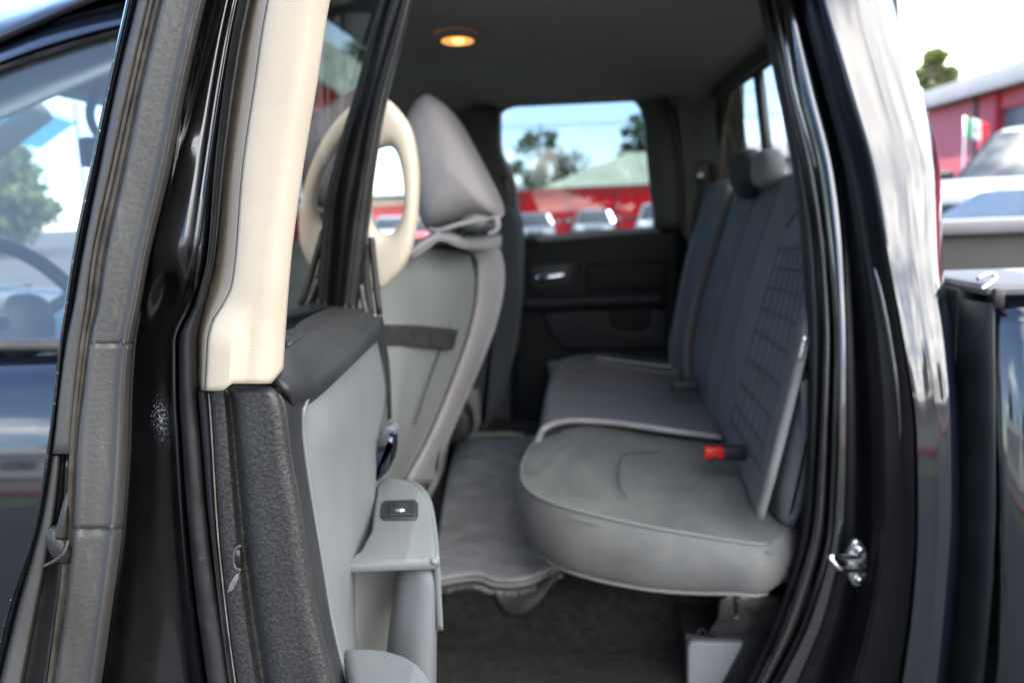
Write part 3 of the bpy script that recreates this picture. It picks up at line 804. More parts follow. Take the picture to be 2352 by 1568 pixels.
# headliner with its ribs and soft corners
rows = []
for i in range(29):
    t = i/28; y = 1.27+1.50*t
    e = min(t, 1-t)
    row = []
    for k in range(31):
        x = RX0+(RX1-RX0-0.01)*k/30
        z = 1.868-0.055*max(0, 1-e/0.16)**2
        z -= 0.05*max(0, 1-(RX1-x)/0.14)**2
        if t > 0.5: z -= 0.006*math.exp(-((t-.80)/.03)**2)
        z += 0.02*math.exp(-((x+0.30)/.03)**2)*0.3-0.018*max(0, min(1, (-0.27-x)/0.06))
        z -= 0.012*max(0, min(1, (0.17-t)/0.08))
        z -= fdrop(x)*abs(2*t-1)**1.6
        row.append(Vector((x, y, z)))
    rows.append(row)
grid_obj('headliner', rows, M['headliner'], cab, thick=0.01)
# side roof rail above the rear opening (inside lip)
box('roof_side', (-0.40, 1.232, 1.838), (0.455, 1.249, 1.935), M['paint'], cab, 0.007)
box('header_rail', (-0.36, 1.25, 1.84), (0.44, 1.31, 1.925), M['headliner'], cab, 0.015)
# dome lamp
dome = grp('dome_lamp', P(1055, 97, 1.88), cab)
dc = Vector((-0.217, 1.885, 1.842))
rows = []
for rr, dz in ((0.050, 0.008), (0.050, -0.003), (0.046, -0.007), (0.040, -0.005), (0.036, 0.004), (0.02, 0.012), (0.001, 0.014)):
    rows.append([dc+Vector((rr*.88*math.cos(2*math.pi*k/28), rr*1.25*math.sin(2*math.pi*k/28), dz+0.006)) for k in range(28)])
o = grid_obj('dome_bezel', rows[:4], M['headliner'], cab, closed_u=True); fix_normals(o)
o = grid_obj('dome_lens', rows[3:], M['lamp'], cab, closed_u=True); fix_normals(o)
blob('lamp_bulb', dc+Vector((0.0, 0.016, 0.004)), (0.014, 0.02, 0.006), M['lamp_core'], cab, e=1)
bpy.data.objects.remove(dome)

# far side wall of the cab with rear door glass, front passenger window
YF = 2.80
wpx = [(1143, 300), (1144, 275), (1149, 258), (1160, 247), (1185, 239), (1300, 231), (1400, 225), (1445, 223), (1463, 230), (1474, 245), (1482, 275), (1492, 380), (1500, 460), (1505, 522), (1400, 531), (1300, 540), (1195, 549), (1189, 500), (1176, 430), (1158, 380), (1148, 340)]
win = [(p.x, p.z) for p in (P(x, y, YF) for x, y in wpx)]
outer = [(-1.28, 0.6), (0.60, 0.6), (0.60, 1.90), (-1.28, 1.90)]
fpw = [(-0.40, 1.385), (-0.40, 1.78), (-0.46, 1.815), (-1.1, 1.80), (-1.2, 1.76), (-1.26, 1.70), (-1.26, 1.385)]
far = grp('far_door', (0, YF, 0.7), cab.parent, label='dark trimmed far side rear door')
plate('side_wall', outer, [win, fpw], lambda a, b: Vector((a, YF, b)), (0, 0.075, 0), M['pillar_trim'], cab)
sk = mesh_obj('privacy_glass', [(p[0]*1.0, YF+0.05, p[1]) for p in [(-0.33, 1.33), (0.36, 1.33), (0.36, 1.87), (-0.33, 1.87)]], [(0, 1, 2, 3)], M['glass_privacy'], far, smooth=False)
mesh_obj('passenger_glass', [(-1.27, YF+0.05, 1.35), (-0.38, YF+0.05, 1.35), (-0.38, YF+0.05, 1.84), (-1.27, YF+0.05, 1.84)], [(0, 1, 2, 3)], M['glass_clear'], cab, smooth=False)
wc = [P(x, y, YF-0.004) for x, y in wpx]
tube('window_gasket', wc, 0.006, M['rubber_dark'], far, closed=True, n=3)
# right hand window post (door frame) and the black door seal beside it
patch('frame_trim', [
    [(1462, 224, YF-.012), (1490, 222, YF-.03), (1512, 226, YF-.03), (1528, 240, YF-.02)],
    [(1478, 260, YF-.012), (1505, 262, YF-.03), (1530, 270, YF-.03), (1544, 290, YF-.02)],
    [(1494, 380, YF-.012), (1520, 380, YF-.03), (1545, 380, YF-.03), (1558, 390, YF-.02)],
    [(1507, 525, YF-.012), (1532, 525, YF-.03), (1560, 525, YF-.03), (1570, 530, YF-.02)]], M['pillar_trim'], far, n=6, thick=0.01)
tube('door_seal', [P(x, y, YF-.035) for x, y in ((1440, 212), (1500, 216), (1530, 236), (1550, 290), (1562, 400), (1572, 530), (1574, 640), (1566, 760), (1550, 850))], 0.011, M['rubber_dark'], cab, n=5)
# far B pillar with belt guide
patch('pillar_cover', [
    [(1085, 250, YF-.06), (1120, 245, YF-.08), (1140, 250, YF-.06), (1146, 262, YF-.01)],
    [(1088, 330, YF-.06), (1124, 330, YF-.08), (1142, 335, YF-.06), (1148, 345, YF-.01)],
    [(1095, 380, YF-.06), (1138, 378, YF-.09), (1160, 385, YF-.07), (1166, 390, YF-.01)],
    [(1098, 440, YF-.06), (1150, 420, YF-.09), (1176, 430, YF-.07), (1182, 440, YF-.01)],
    [(1098, 560, YF-.06), (1150, 560, YF-.09), (1180, 560, YF-.07), (1190, 560, YF-.01)],
    [(1098, 800, YF-.06), (1150, 800, YF-.09), (1185, 800, YF-.07), (1195, 800, YF-.01)]], M['pillar_trim'], cab, n=5, thick=0.01)
patch('seat_belt', [[(1150, 405, YF-.10), (1163, 405, YF-.10)], [(1158, 440, YF-.10), (1172, 440, YF-.10)], [(1158, 520, YF-.10), (1174, 520, YF-.10)]], M['black_metal'], cab, n=4, thick=0.004)
# far door card
DK, DL = M['door_far'], M['door_far_light']
patch('door_card', [
    [(1175, 553, YF-.01), (1300, 544, YF-.012), (1420, 534, YF-.012), (1575, 524, YF-.01)],
    [(1175, 575, YF-.035), (1300, 566, YF-.04), (1420, 557, YF-.04), (1575, 548, YF-.035)],
    [(1175, 680, YF-.04), (1300, 676, YF-.05), (1420, 672, YF-.05), (1575, 668, YF-.04)],
    [(1175, 780, YF-.04), (1300, 780, YF-.05), (1420, 780, YF-.05), (1575, 775, YF-.04)],
    [(1175, 1000, YF-.04), (1300, 1000, YF-.05), (1420, 1000, YF-.05), (1575, 990, YF-.04)]], DK, far, n=5, thick=0.01)
tube('armrest_ledge', [P(x, y, YF-.075) for x, y in ((1200, 697), (1260, 697), (1340, 693), (1440, 690), (1530, 686))], 0.019, DL, far, seg=10, n=5, flat=1.4)
q = [(p.x, p.z) for p in (P(x, y, YF-.06) for x, y in ((1245, 715), (1400, 707), (1408, 745), (1425, 757), (1470, 756), (1488, 742), (1492, 706), (1530, 705), (1535, 800), (1300, 806), (1262, 770)))]
prism('lower_pad', q, 'Y', YF-.075, YF-.03, DL, far, r=0.012)
q = [(p.x, p.z) for p in (P(x, y, YF-.06) for x, y in ((1345, 608), (1530, 600), (1535, 665), (1345, 672)))]
prism('upper_pad', q, 'Y', YF-.066, YF-.03, DK, far, r=0.012)
q = [(p.x, p.z) for p in (P(x, y, YF-.06) for x, y in ((1205, 620), (1215, 600), (1325, 596), (1332, 620), (1330, 668), (1215, 674)))]
prism('handle_bezel', q, 'Y', YF-.062, YF-.03, DL, far, r=0.008)
q = [(p.x, p.z) for p in (P(x, y, YF-.07) for x, y in ((1222, 612), (1312, 607), (1316, 640), (1305, 655), (1230, 660), (1220, 645)))]
prism('handle_cup', q, 'Y', YF-.066, YF-.03, base_mat('handle_cup', (0.006, 0.006, 0.007), 0.5), far, r=0.004)
tube('door_handle', [P(1232, 638, YF-.085), P(1262, 636, YF-.09), P(1298, 631, YF-.085)], 0.0115, M['chrome'], far, seg=10)

# rear wall with sliding window
XR = 0.516
def xw(z): return 0.48+0.12*(1.8-z)
def RWp(y, z): return Vector((xw(z), y, z))
plate('rear_wall', [(1.32, 0.6), (2.86, 0.6), (2.86, 1.9), (1.32, 1.9)], [[(1.40, 1.44), (2.60, 1.44), (2.64, 1.50), (2.61, 1.74), (2.55, 1.785), (1.46, 1.785), (1.40, 1.75)]], RWp, (0.02, 0, 0), M['pillar_trim'], cab)
rw = grp('rear_window', (XR, 2.0, 1.44), label='sliding rear window in the back of the cab')
tube('window_gasket', [RWp(*p)+Vector((-0.004, 0, 0)) for p in [(1.40, 1.44), (2.60, 1.44), (2.64, 1.50), (2.61, 1.74), (2.55, 1.785), (1.46, 1.785), (1.40, 1.75)]], 0.014, M['rubber_dark'], rw, closed=True, raw=True)
mesh_obj('side_pane', [(xw(1.43)+0.012, 2.36, 1.43), (xw(1.43)+0.012, 2.66, 1.43), (xw(1.80)+0.012, 2.66, 1.80), (xw(1.80)+0.012, 2.36, 1.80)], [(0, 1, 2, 3)], glass_mat('dark_rear_glass', (0.10, 0.10, 0.095)), rw, smooth=False)
mesh_obj('side_pane', [(xw(1.43)+0.012, 1.39, 1.43), (xw(1.43)+0.012, 1.98, 1.43), (xw(1.80)+0.012, 1.98, 1.80), (xw(1.80)+0.012, 1.39, 1.80)], [(0, 1, 2, 3)], M['glass_privacy'], rw, smooth=False)
mesh_obj('sliding_pane', [(xw(1.43)+0.006, 1.97, 1.43), (xw(1.43)+0.006, 2.37, 1.43), (xw(1.80)+0.006, 2.37, 1.80), (xw(1.80)+0.006, 1.97, 1.80)], [(0, 1, 2, 3)], glass_mat('rear_glass', (0.74, 0.80, 0.82), ior=1.35), rw, smooth=False)
tube('pane_frame', [RWp(2.10, 1.44), RWp(2.10, 1.80)], 0.014, M['rubber_dark'], rw, raw=True)
# corner trim between far side and rear wall, with shoulder belt
patch('corner_trim', [
    [(1555, 225, YF-.03), (1600, 215, YF-.05), (1650, 205, 2.68), (1690, 205, 2.60)],
    [(1562, 300, YF-.03), (1600, 300, YF-.06), (1640, 300, 2.67), (1668, 300, 2.60)],
    [(1570, 420, YF-.03), (1602, 420, YF-.06), (1634, 420, 2.68), (1660, 420, 2.62)],
    [(1576, 560, YF-.03), (1600, 560, YF-.06), (1630, 560, 2.70), (1650, 560, 2.66)]], vary(base_mat('tan_corner_trim', (0.15, 0.135, 0.11), 0.6), 8, 0.1, 0), cab, n=5, thick=0.01)
blob('belt_guide', P(1612, 398, 2.66), (0.026, 0.022, 0.034), M['pillar_trim'], cab, e=0.7)
blob('belt_guide_bolt', P(1609, 404, 2.635), (0.011, 0.008, 0.012), M['zinc'], cab, e=1)
patch('shoulder_belt', [[(1606, 415, 2.63), (1622, 418, 2.62)], [(1598, 455, 2.64), (1612, 458, 2.63)], [(1588, 520, 2.66), (1598, 522, 2.65)], [(1580, 600, 2.68), (1590, 602, 2.67)]], M['belt'], cab, n=4, thick=0.003)

# floor, front bulkhead, sill
box('cab_floor', (-1.6, 1.12, 0.55), (0.55, 2.82, 0.645), M['carpet'], cab, 0.01)
patch3('rear_floor_carpet', [
    [PZ(1290, 1330, .76)+Vector((0, 0.0, 0)), Vector((0.06, 1.50, 0.80)), Vector((0.30, 1.42, 0.82)), Vector((0.45, 1.40, 0.84))],
    [Vector((-0.02, 1.75, 0.765)), Vector((0.08, 1.72, 0.79)), Vector((0.30, 1.72, 0.82)), Vector((0.45, 1.72, 0.84))],
    [Vector((-0.02, 2.70, 0.765)), Vector((0.08, 2.70, 0.79)), Vector((0.30, 2.70, 0.82)), Vector((0.45, 2.70, 0.84))]], M['carpet'], cab, n=5, thick=0.02)
box('floor_step', (-0.55, 1.46, 0.64), (0.50, 2.80, 0.765), M['carpet'], cab, 0.02)
box('sill_plate', (-0.34, 1.10, 0.50), (0.44, 1.20, 0.655), M['black_plastic'], cab, 0.012)
box('rocker_panel', (-1.5, 1.06, 0.38), (0.44, 1.16, 0.52), M['paint'], cab, 0.03)
box('firewall', (-2.0, 1.2, 0.6), (-1.9, 2.85, 1.28), M['black_plastic'], cab)
box('kick_panel', (-2.0, 1.16, 0.6), (-1.26, 1.20, 1.28), M['black_plastic'], cab)
# near B pillar and its beige cover with grab handle
box('door_post', (-0.37, 1.175, 0.70), (-0.315, 1.26, 1.86), M['paint'], cab, 0.012)
YB = 1.25
oc = [(800, 300), (845, 250), (872, 226), (890, 228), (914, 250), (938, 284), (952, 330), (960, 400), (958, 480), (951, 540), (938, 590), (916, 626), (892, 650), (872, 666), (820, 670), (800, 640)]
hc = [(835, 352), (862, 344), (890, 336), (904, 342), (916, 366), (925, 410), (928, 460), (922, 500), (906, 530), (886, 539), (868, 530), (850, 500), (838, 440)]
oc3 = crom([Vector((P(x, y, YB).x, P(x, y, YB).z, 0)) for x, y in oc], 3, closed=True)
hc3 = crom([Vector((P(x, y, YB).x, P(x, y, YB).z, 0)) for x, y in hc], 3, closed=True)
# ring body: plate with rounded rim made from an inner and outer loop at equal counts
def ring_obj(name, o2, h2, y0, y1, r, mat, par):
    n = len(o2)
    # resample hole so that each outer vertex pairs with the nearest-angle hole vertex
    c = sum((Vector((p[0], p[1])) for p in h2), Vector((0, 0)))/len(h2)
    ha = sorted(((math.atan2(p[1]-c.y, p[0]-c.x), p) for p in h2), key=lambda t: t[0])
    def hole(a):
        for i in range(len(ha)):
            a0_, p0 = ha[i-1]; a1_, p1 = ha[i]
            if i == 0: a0_ -= 2*math.pi
            aa = a if not (i == 0 and a > a1_) else a-2*math.pi
            if a0_ <= aa <= a1_:
                t = (aa-a0_)/max(1e-9, a1_-a0_); return (p0[0]*(1-t)+p1[0]*t, p0[1]*(1-t)+p1[1]*t)
        return ha[-1][1]
    rows = []
    for p in o2:
        h = hole(math.atan2(p[1]-c.y, p[0]-c.x)); w = Vector((p[0]-h[0], p[1]-h[1])); L = w.length; w.normalize()
        cx, cz = (p[0]+h[0])/2, (p[1]+h[1])/2; row = []
        for k in range(18):
            a = 2*math.pi*k/18; ca, sa = math.cos(a), math.sin(a)
            ex = math.copysign(abs(ca)**0.6, ca)*L/2; ey = math.copysign(abs(sa)**0.75, sa)*(y1-y0)/2
            row.append(Vector((cx+w.x*ex, (y0+y1)/2+ey, cz+w.y*ex)))
        rows.append(row)
    ob = grid_obj(name, rows, mat, par, closed_u=True, closed_v=True); fix_normals(ob); return ob
ring_obj('grab_handle', [(v.x, v.y) for v in oc3], [(v.x, v.y) for v in hc3], YB-0.012, YB+0.03, 0.01, M['beige_plain'], cab)
q = [(P(x, y, YB).x, P(x, y, YB).z) for x, y in ((790, 120), (840, 120), (860, 300), (845, 420), (850, 560), (866, 700), (866, 900), (800, 900))]
prism('door_post_cover', q, 'Y', YB+0.012, YB+0.03, M['beige_plain'], cab, r=0.004)

# rear jamb of the opening, C pillar skin
YJ = [-80, 0, 200, 400, 600, 784, 1000, 1200, 1400, 1568, 1680]
inE = spl(YJ, [1722, 1740, 1783, 1821, 1843, 1853, 1853, 1842, 1788, 1715, 1650])
b1L = spl(YJ, [1752, 1768, 1806, 1853, 1882, 1888, 1880, 1866, 1806, 1734, 1668])
b1R = spl(YJ, [1772, 1789, 1824, 1876, 1900, 1912, 1906, 1897, 1848, 1768, 1706])
b2R = spl(YJ, [1808, 1825, 1880, 1925, 1943, 1948, 1950, 1945, 1905, 1838, 1780])
j1 = spl(YJ, [1838, 1848, 1898, 1950, 1985, 2013, 2028, 2030, 2005, 1965, 1935])
j2 = spl(YJ, [1858, 1872, 1925, 1985, 2022, 2052, 2072, 2076, 2058, 2026, 2002])
pnL = spl(YJ, [1870, 1888, 1945, 2003, 2038, 2073, 2103, 2106, 2093, 2070, 2052])
crs = spl(YJ, [1958, 1976, 2012, 2066, 2112, 2140, 2150, 2151, 2140, 2122, 2110])
pnR = spl(YJ, [2034, 2050, 2110, 2160, 2166, 2190, 2205, 2208, 2194, 2174, 2160])
tumble = spl([-80, 0, 200, 450, 700, 940, 1200, 1568, 1690], [.160, .145, .112, .073, .040, .0165, .004, 0, 0])
def jloft(name, sts, mat, par, n=60, y0=-80, y1=1690, thick=0.006, label=None):
    rows = []
    for i in range(n+1):
        y = y0+(y1-y0)*i/n
        rows.append([P(f(y), y, Y+tumble(y)) for f, Y in sts])
    return grid_obj(name, rows, mat, par, thick=thick, label=label, sharp=60, flip=True)
def jdense(prof, a, b, n=14):
    f = spl([p[0] for p in prof], [p[1] for p in prof])
    return [(mixf(a, b, k/n), f(k/n)) for k in range(n+1)]
jb = grp('rear_jamb', (0.42, 1.2, 0.7), label='glossy black rear jamb of the door opening')
jloft('inner_seal', jdense([(0, 1.30), (.25, 1.268), (.6, 1.258), (1, 1.266)], inE, b1L, 10), vary(base_mat('matte_seal', (0.011, 0.011, 0.012), 0.6), 25, .2, .05), jb)
jloft('bulb_seal', jdense([(0, 1.262), (.12, 1.243), (.35, 1.234), (.6, 1.231), (.85, 1.237), (1, 1.256)], b1L, b1R, 16), vary(base_mat('satin_rubber', (0.022, 0.022, 0.023), 0.20, ior=2.1), 30, 0.2, 0.06), jb)
jloft('jamb_step', jdense([(0, 1.250), (.08, 1.228), (.3, 1.217), (.6, 1.211), (.85, 1.210), (1, 1.222)], b1R, b2R, 14), M['jamb_gloss'], jb)
jloft('jamb_face', jdense([(0, 1.222), (.10, 1.224), (.35, 1.214), (.7, 1.185), (1, 1.165)], b2R, j1, 12), M['jamb_dark'], jb)
jloft('jamb_lip', jdense([(0, 1.165), (.4, 1.158), (.8, 1.148), (1, 1.144)], j1, pnL, 12), M['jamb_dark'], jb)
tube('jamb_highlight_bead', [P(f_, y_, 1.158+tumble(y_)) for f_, y_ in ((2008, 615), (2024, 670), (2046, 780), (2060, 880), (2068, 1000), (2070, 1150))], lambda t: .0052*math.sin(math.pi*min(1, .15+t*.8))+.0006, M['jamb_gloss'], jb, n=6)  # glossy tube added to draw the thin highlight down the jamb
pil = jloft('corner_panel', [(addf(pnL, 1), 1.145)]+jdense([(0, 1.121), (.04, 1.1172), (.3, 1.1160), (.47, 1.1142), (.5, 1.1136), (.55, 1.1146), (.8, 1.118), (.93, 1.128), (1, 1.152)], pnL, pnR, 26)+[(addf(pnR, 0.5), 1.19), (addf(pnR, -1), 1.24)], M['paint'], cab, label='curved rear corner of the cab reflecting clouds')
# latch striker
stk = grp('latch_striker', P(1965, 1290, 1.17), label='bright steel latch striker with wire loop')
cpt = P(1968, 1293, 1.172)
rows = []
for rr, dy in ((1.0, 0.006), (1.0, 0.0), (0.93, -0.0025), (0.01, -0.0025)):
    rows.append([cpt+Vector((0.0155*rr*math.cos(2*math.pi*k/26), dy+0.30*0.0155*rr*math.cos(2*math.pi*k/26), 0.036*rr*math.sin(2*math.pi*k/26)-0.003*rr*math.cos(2*math.pi*k/26))) for k in range(26)])
o = grid_obj('striker_plate', rows, M['zinc'], stk, closed_u=True, sharp=30); fix_normals(o)
lp = [P(1975, 1276, 1.168), P(1942, 1279, 1.145), P(1915, 1276, 1.125), P(1908, 1282, 1.120), P(1922, 1300, 1.120), P(1940, 1308, 1.128), P(1985, 1308, 1.165)]
tube('striker_loop', lp, 0.0040, M['chrome'], stk, seg=10, n=5)
tube('striker_bolt', [cpt+Vector((0.002, 0, 0.022)), cpt+Vector((0.002, -0.006, 0.022))], 0.005, M['zinc'], stk, raw=True)
tube('striker_bolt', [cpt+Vector((0.002, 0, -0.024)), cpt+Vector((0.002, -0.006, -0.024))], 0.005, M['zinc'], stk, raw=True)

# ------------------------------------------------------------------ bed
bed = grp('cargo_bed', (1.5, 1.9, 0.8), label='cargo bed behind the cab')
ZB = 1.352
prof2 = [(1.138, 1.295), (1.118, 1.20), (1.094, 1.08), (1.078, 0.95), (1.074, 0.85), (1.09, 0.6), (1.12, 0.5)]
bx0 = 0.574
rows = []
for i in range(25):
    x = bx0+1.85*i/24
    rows.append([Vector((x, 1.152, 1.335))]+[Vector((x, y, z)) for y, z in prof2])
grid_obj('near_bedside', rows, M['paint'], bed, thick=0.01)
front_edge = [[Vector((bx0+dx, 1.135+dy, 1.325)) for dx, dy in ((0.0, 0.0), (-0.006, 0.01), (-0.01, 0.06), (-0.01, 0.12))],
              [Vector((bx0+dx, 1.10+dy, 0.95)) for dx, dy in ((0.0, 0.0), (-0.006, 0.01), (-0.01, 0.06), (-0.01, 0.12))],
              [Vector((bx0+dx, 1.15+dy, 0.5)) for dx, dy in ((0.0, 0.0), (-0.006, 0.01), (-0.01, 0.06), (-0.01, 0.12))]]
patch3('bedside_return', front_edge, M['black_plastic'], bed, n=4, thick=0.006, flip=True)
box('bed_rail', (bx0-0.012, 1.135, 1.333), (2.45, 1.36, ZB), M['white_rail'], bed, 0.010)
box('bed_rail', (bx0-0.012, 2.66, 1.345), (2.45, 2.78, 1.392), M['white_rail'], bed, 0.012)
box('far_bedside', (bx0-0.01, 2.70, 0.55), (2.45, 2.80, 1.345), M['bed_liner'], bed, 0.01)
box('bed_floor', (bx0-0.01, 1.20, 0.72), (2.45, 2.72, 0.80), M['bed_liner'], bed, 0.01)
box('bulkhead', (bx0-0.02, 1.20, 0.72), (bx0+0.03, 2.72, 1.34), M['black_plastic'], bed, 0.01)
box('bed_inner_wall', (bx0, 1.215, 0.78), (2.45, 1.225, 1.325), M['bed_liner'], bed)
box('bed_tailgate', (2.42, 1.2, 0.72), (2.48, 2.72, 1.36), M['bed_liner'], bed, 0.01)
tube('rail_clamp', [P(2246, 640, 1.15), P(2262, 632, 1.16), P(2282, 630, 1.16), P(2286, 640, 1.15), P(2272, 652, 1.14), P(2254, 664, 1.13)], 0.0028, M['zinc'], bed, seg=8)
box('clamp_block', (0.570, 1.128, 1.318), (0.584, 1.15, 1.345), M['black_metal'], bed, 0.003)

# ================================================================== seats
seat = grp('front_seat', (-0.3, 1.6, 0.75), label='front seat with grey vinyl back panel')
pan = [
    [(660, 600, 1.33), (872, 578, 1.42), (965, 566, 1.53), (1050, 562, 1.65), (1082, 586, 1.70)],
    [(655, 665, 1.33), (873, 655, 1.42), (975, 650, 1.53), (1062, 648, 1.65), (1093, 652, 1.705)],
    [(650, 750, 1.33), (874, 750, 1.42), (968, 750, 1.53), (1048, 748, 1.65), (1080, 746, 1.70)],
    [(645, 870, 1.33), (876, 872, 1.42), (950, 870, 1.52), (1012, 868, 1.63), (1040, 865, 1.68)],
    [(640, 1000, 1.33), (872, 1002, 1.42), (925, 1002, 1.50), (962, 1002, 1.59), (984, 1000, 1.63)],
    [(630, 1110, 1.33), (860, 1112, 1.42), (893, 1112, 1.48), (912, 1112, 1.54), (926, 1108, 1.57)]]
patch('back_panel', pan, M['panel_vinyl'], seat, n=6, thick=0.012, flip=True)
bol_in = [r[-1] for r in pan]
bol_mid = [(1118, 566, 1.745), (1128, 640, 1.755), (1115, 742, 1.75), (1074, 862, 1.73), (1018, 996, 1.685), (962, 1112, 1.63)]
bol_out = [(1146, 568, 1.79), (1160, 640, 1.80), (1141, 742, 1.79), (1098, 855, 1.77), (1041, 985, 1.73), (992, 1112, 1.68)]
top_in = [(1010, 552, 1.60), (1075, 548, 1.70), (1110, 551, 1.77)]
rows = []
for k in range(6):
    i, m_, o_ = P(*bol_in[k]), P(*bol_mid[k]), P(*bol_out[k])
    n_ = Vector((0.4, -0.9, 0.1))
    rows.append([i+Vector((-0.004, 0.006, 0)), i*0.72+m_*0.28+n_*0.012, m_+n_*0.008, o_*0.6+m_*0.4+n_*0.002, o_, o_+Vector((-0.02, 0.03, 0)), o_+Vector((-0.12, 0.035, 0))])
a, b, c_ = (P(*t) for t in top_in)
rows.insert(0, [a, a*0.6+b*0.4+Vector((0, 0, .006)), b+Vector((0, 0, .006)), b*0.5+c_*0.5+Vector((0, 0, .004)), c_, c_+Vector((-0.03, 0.03, -0.005)), c_+Vector((-0.12, 0.03, -0.01))])
patch3('side_bolster', rows, M['cover'], seat, n=6, thick=0.008, flip=True)
tube('panel_piping', [P(985, 563, 1.545)]+[P(*p) for p in bol_in], 0.0028, M['dark_fabric'], seat, n=6, seg=6)
# seat body behind the panel
rows = []
for k in range(6):
    r_ = [P(*p) for p in pan[k]]+[P(*bol_mid[k])]
    f_ = [Vector((p.x-0.16, p.y+0.01, p.z)) for p in reversed(r_)]
    rows.append([p+Vector((-0.016, 0.01, -0.004)) for p in r_]+f_)
o = grid_obj('seat_back_body', rows, M['dark_fabric'], seat, closed_u=True, cap=True); fix_normals(o)
tube('panel_seam', [P(1078, 612, 1.695), P(1050, 700, 1.65), P(1012, 800, 1.60), P(975, 905, 1.548), P(952, 975, 1.525)], 0.0016, M['dark_fabric'], seat)
patch('elastic_strap', [[(866, 745, 1.400), (960, 747, 1.505), (1053, 757, 1.638)], [(868, 768, 1.400), (958, 771, 1.503), (1047, 780, 1.634)], [(870, 792, 1.400), (955, 796, 1.501), (1040, 803, 1.629)]], M['strap'], seat, n=8, thick=0.003, flip=True)
# seat base and rails
box('seat_base', (-0.95, 1.36, 0.74), (-0.40, 1.82, 0.93), M['dark_fabric'], seat, 0.04)
q = [(P(x, y, 1.72).x, P(x, y, 1.72).z) for x, y in ((905, 1090), (945, 1060), (985, 1090), (1000, 1060), (1022, 960), (1030, 985), (1010, 1100), (985, 1150), (930, 1180), (880, 1180))]
prism('seat_hinge_cover', q, 'Y', 1.68, 1.80, M['panel_vinyl'], seat, r=0.012)
# headrest with its loose fabric cover
hr = blob('headrest', P(1100, 502, 1.60), (0.036, 0.105, 0.024), M['panel_vinyl'], seat, e=0.7)
post = tube('headrest_post', [P(1060, 560, 1.54), P(1062, 510, 1.54)], 0.006, M['black_plastic'], seat, raw=True)
tube('headrest_post', [P(1080, 560, 1.68), P(1082, 510, 1.68)], 0.006, M['black_plastic'], seat, raw=True)

hc_ = empty('headrest_cover', P(1060, 520, 1.6), 0, 'mauve grey fabric cover draped over the headrest of the front seat', 'headrest cover')
out_px = [(990, 223), (1012, 234), (1040, 260), (1066, 302), (1100, 366), (1128, 420), (1147, 462), (1154, 486), (1147, 500), (1118, 500), (1078, 507), (1040, 517), (1008, 527), (988, 525), (972, 490), (958, 430), (945, 360), (942, 300), (954, 256), (972, 232)]
oc2 = crom([Vector((P(x, y, 1.6).x, 0, P(x, y, 1.6).z)) for x, y in out_px], 3, closed=True)
cen = Vector((P(1050, 400, 1.6).x, 0, P(1050, 400, 1.6).z))
rows = []
Ys = [1.452, 1.458, 1.475, 1.51, 1.56, 1.62, 1.68, 1.72, 1.75, 1.768, 1.775]
Sc = [0.0, 0.55, 0.82, 0.95, 1.0, 1.01, 1.0, 0.96, 0.84, 0.55, 0.0]
for y, s in zip(Ys, Sc):
    row = []
    for k, v in enumerate(oc2):
        d = v-cen
        wob = 1+0.012*math.sin(k*0.9+y*40)*(1 if d.z < 0 else 0.3)
        row.append(Vector((cen.x+d.x*max(s, .01)*wob, y, cen.z+d.z*max(s, .01)*(1 if d.z > 0 else wob))))
    rows.append(row)
o = grid_obj('cover_shell', rows, M['cover'], hc_, closed_u=True); fix_normals(o)
s_ = o.modifiers.new('smooth', 'SUBSURF'); s_.levels = 1; s_.render_levels = 1
# hem of the cover and the loop of cloth under it
tube('cover_hem', [P(984, 527, 1.50), P(1010, 529, 1.49), P(1050, 517, 1.49), P(1100, 506, 1.50), P(1140, 500, 1.53), P(1152, 490, 1.58)], 0.005, M['cover'], hc_, n=6)
tube('cover_hem', [P(1136, 498, 1.50), P(1143, 512, 1.50), P(1140, 528, 1.50), P(1122, 538, 1.50)], lambda t: 0.007-0.003*t, M['cover'], hc_, n=6)
sc_ = empty('seat_top_cover', P(1050, 560, 1.6), 0, 'crumpled grey cloth edge lying across the top of the front seat back', 'seat cover')
patch3('cover_flap', [
    [P(946, 592, 1.45), P(984, 567, 1.48), P(1012, 550, 1.49), P(1060, 567, 1.53), P(1102, 573, 1.60), P(1152, 568, 1.69)],
    [P(947, 580, 1.445), P(985, 554, 1.475), P(1013, 540, 1.49), P(1060, 555, 1.525), P(1103, 560, 1.60), P(1153, 555, 1.69)],
    [P(949, 567, 1.46), P(988, 541, 1.49), P(1016, 529, 1.50), P(1060, 541, 1.54), P(1104, 546, 1.62), P(1152, 542, 1.70)],
    [P(955, 558, 1.56), P(992, 534, 1.58), P(1018, 525, 1.60), P(1060, 535, 1.62), P(1104, 539, 1.70), P(1146, 536, 1.76)]], vary(base_mat('pale_cover_fabric', (0.24, 0.235, 0.24), 0.85), 12, 0.1, 0), sc_, n=6, thick=0.007)
tube('flap_edge', [P(946, 593, 1.448), P(984, 568, 1.478), P(1012, 551, 1.488), P(1060, 568, 1.528), P(1102, 574, 1.598)], 0.003, M['piping_grey'], sc_, n=6)

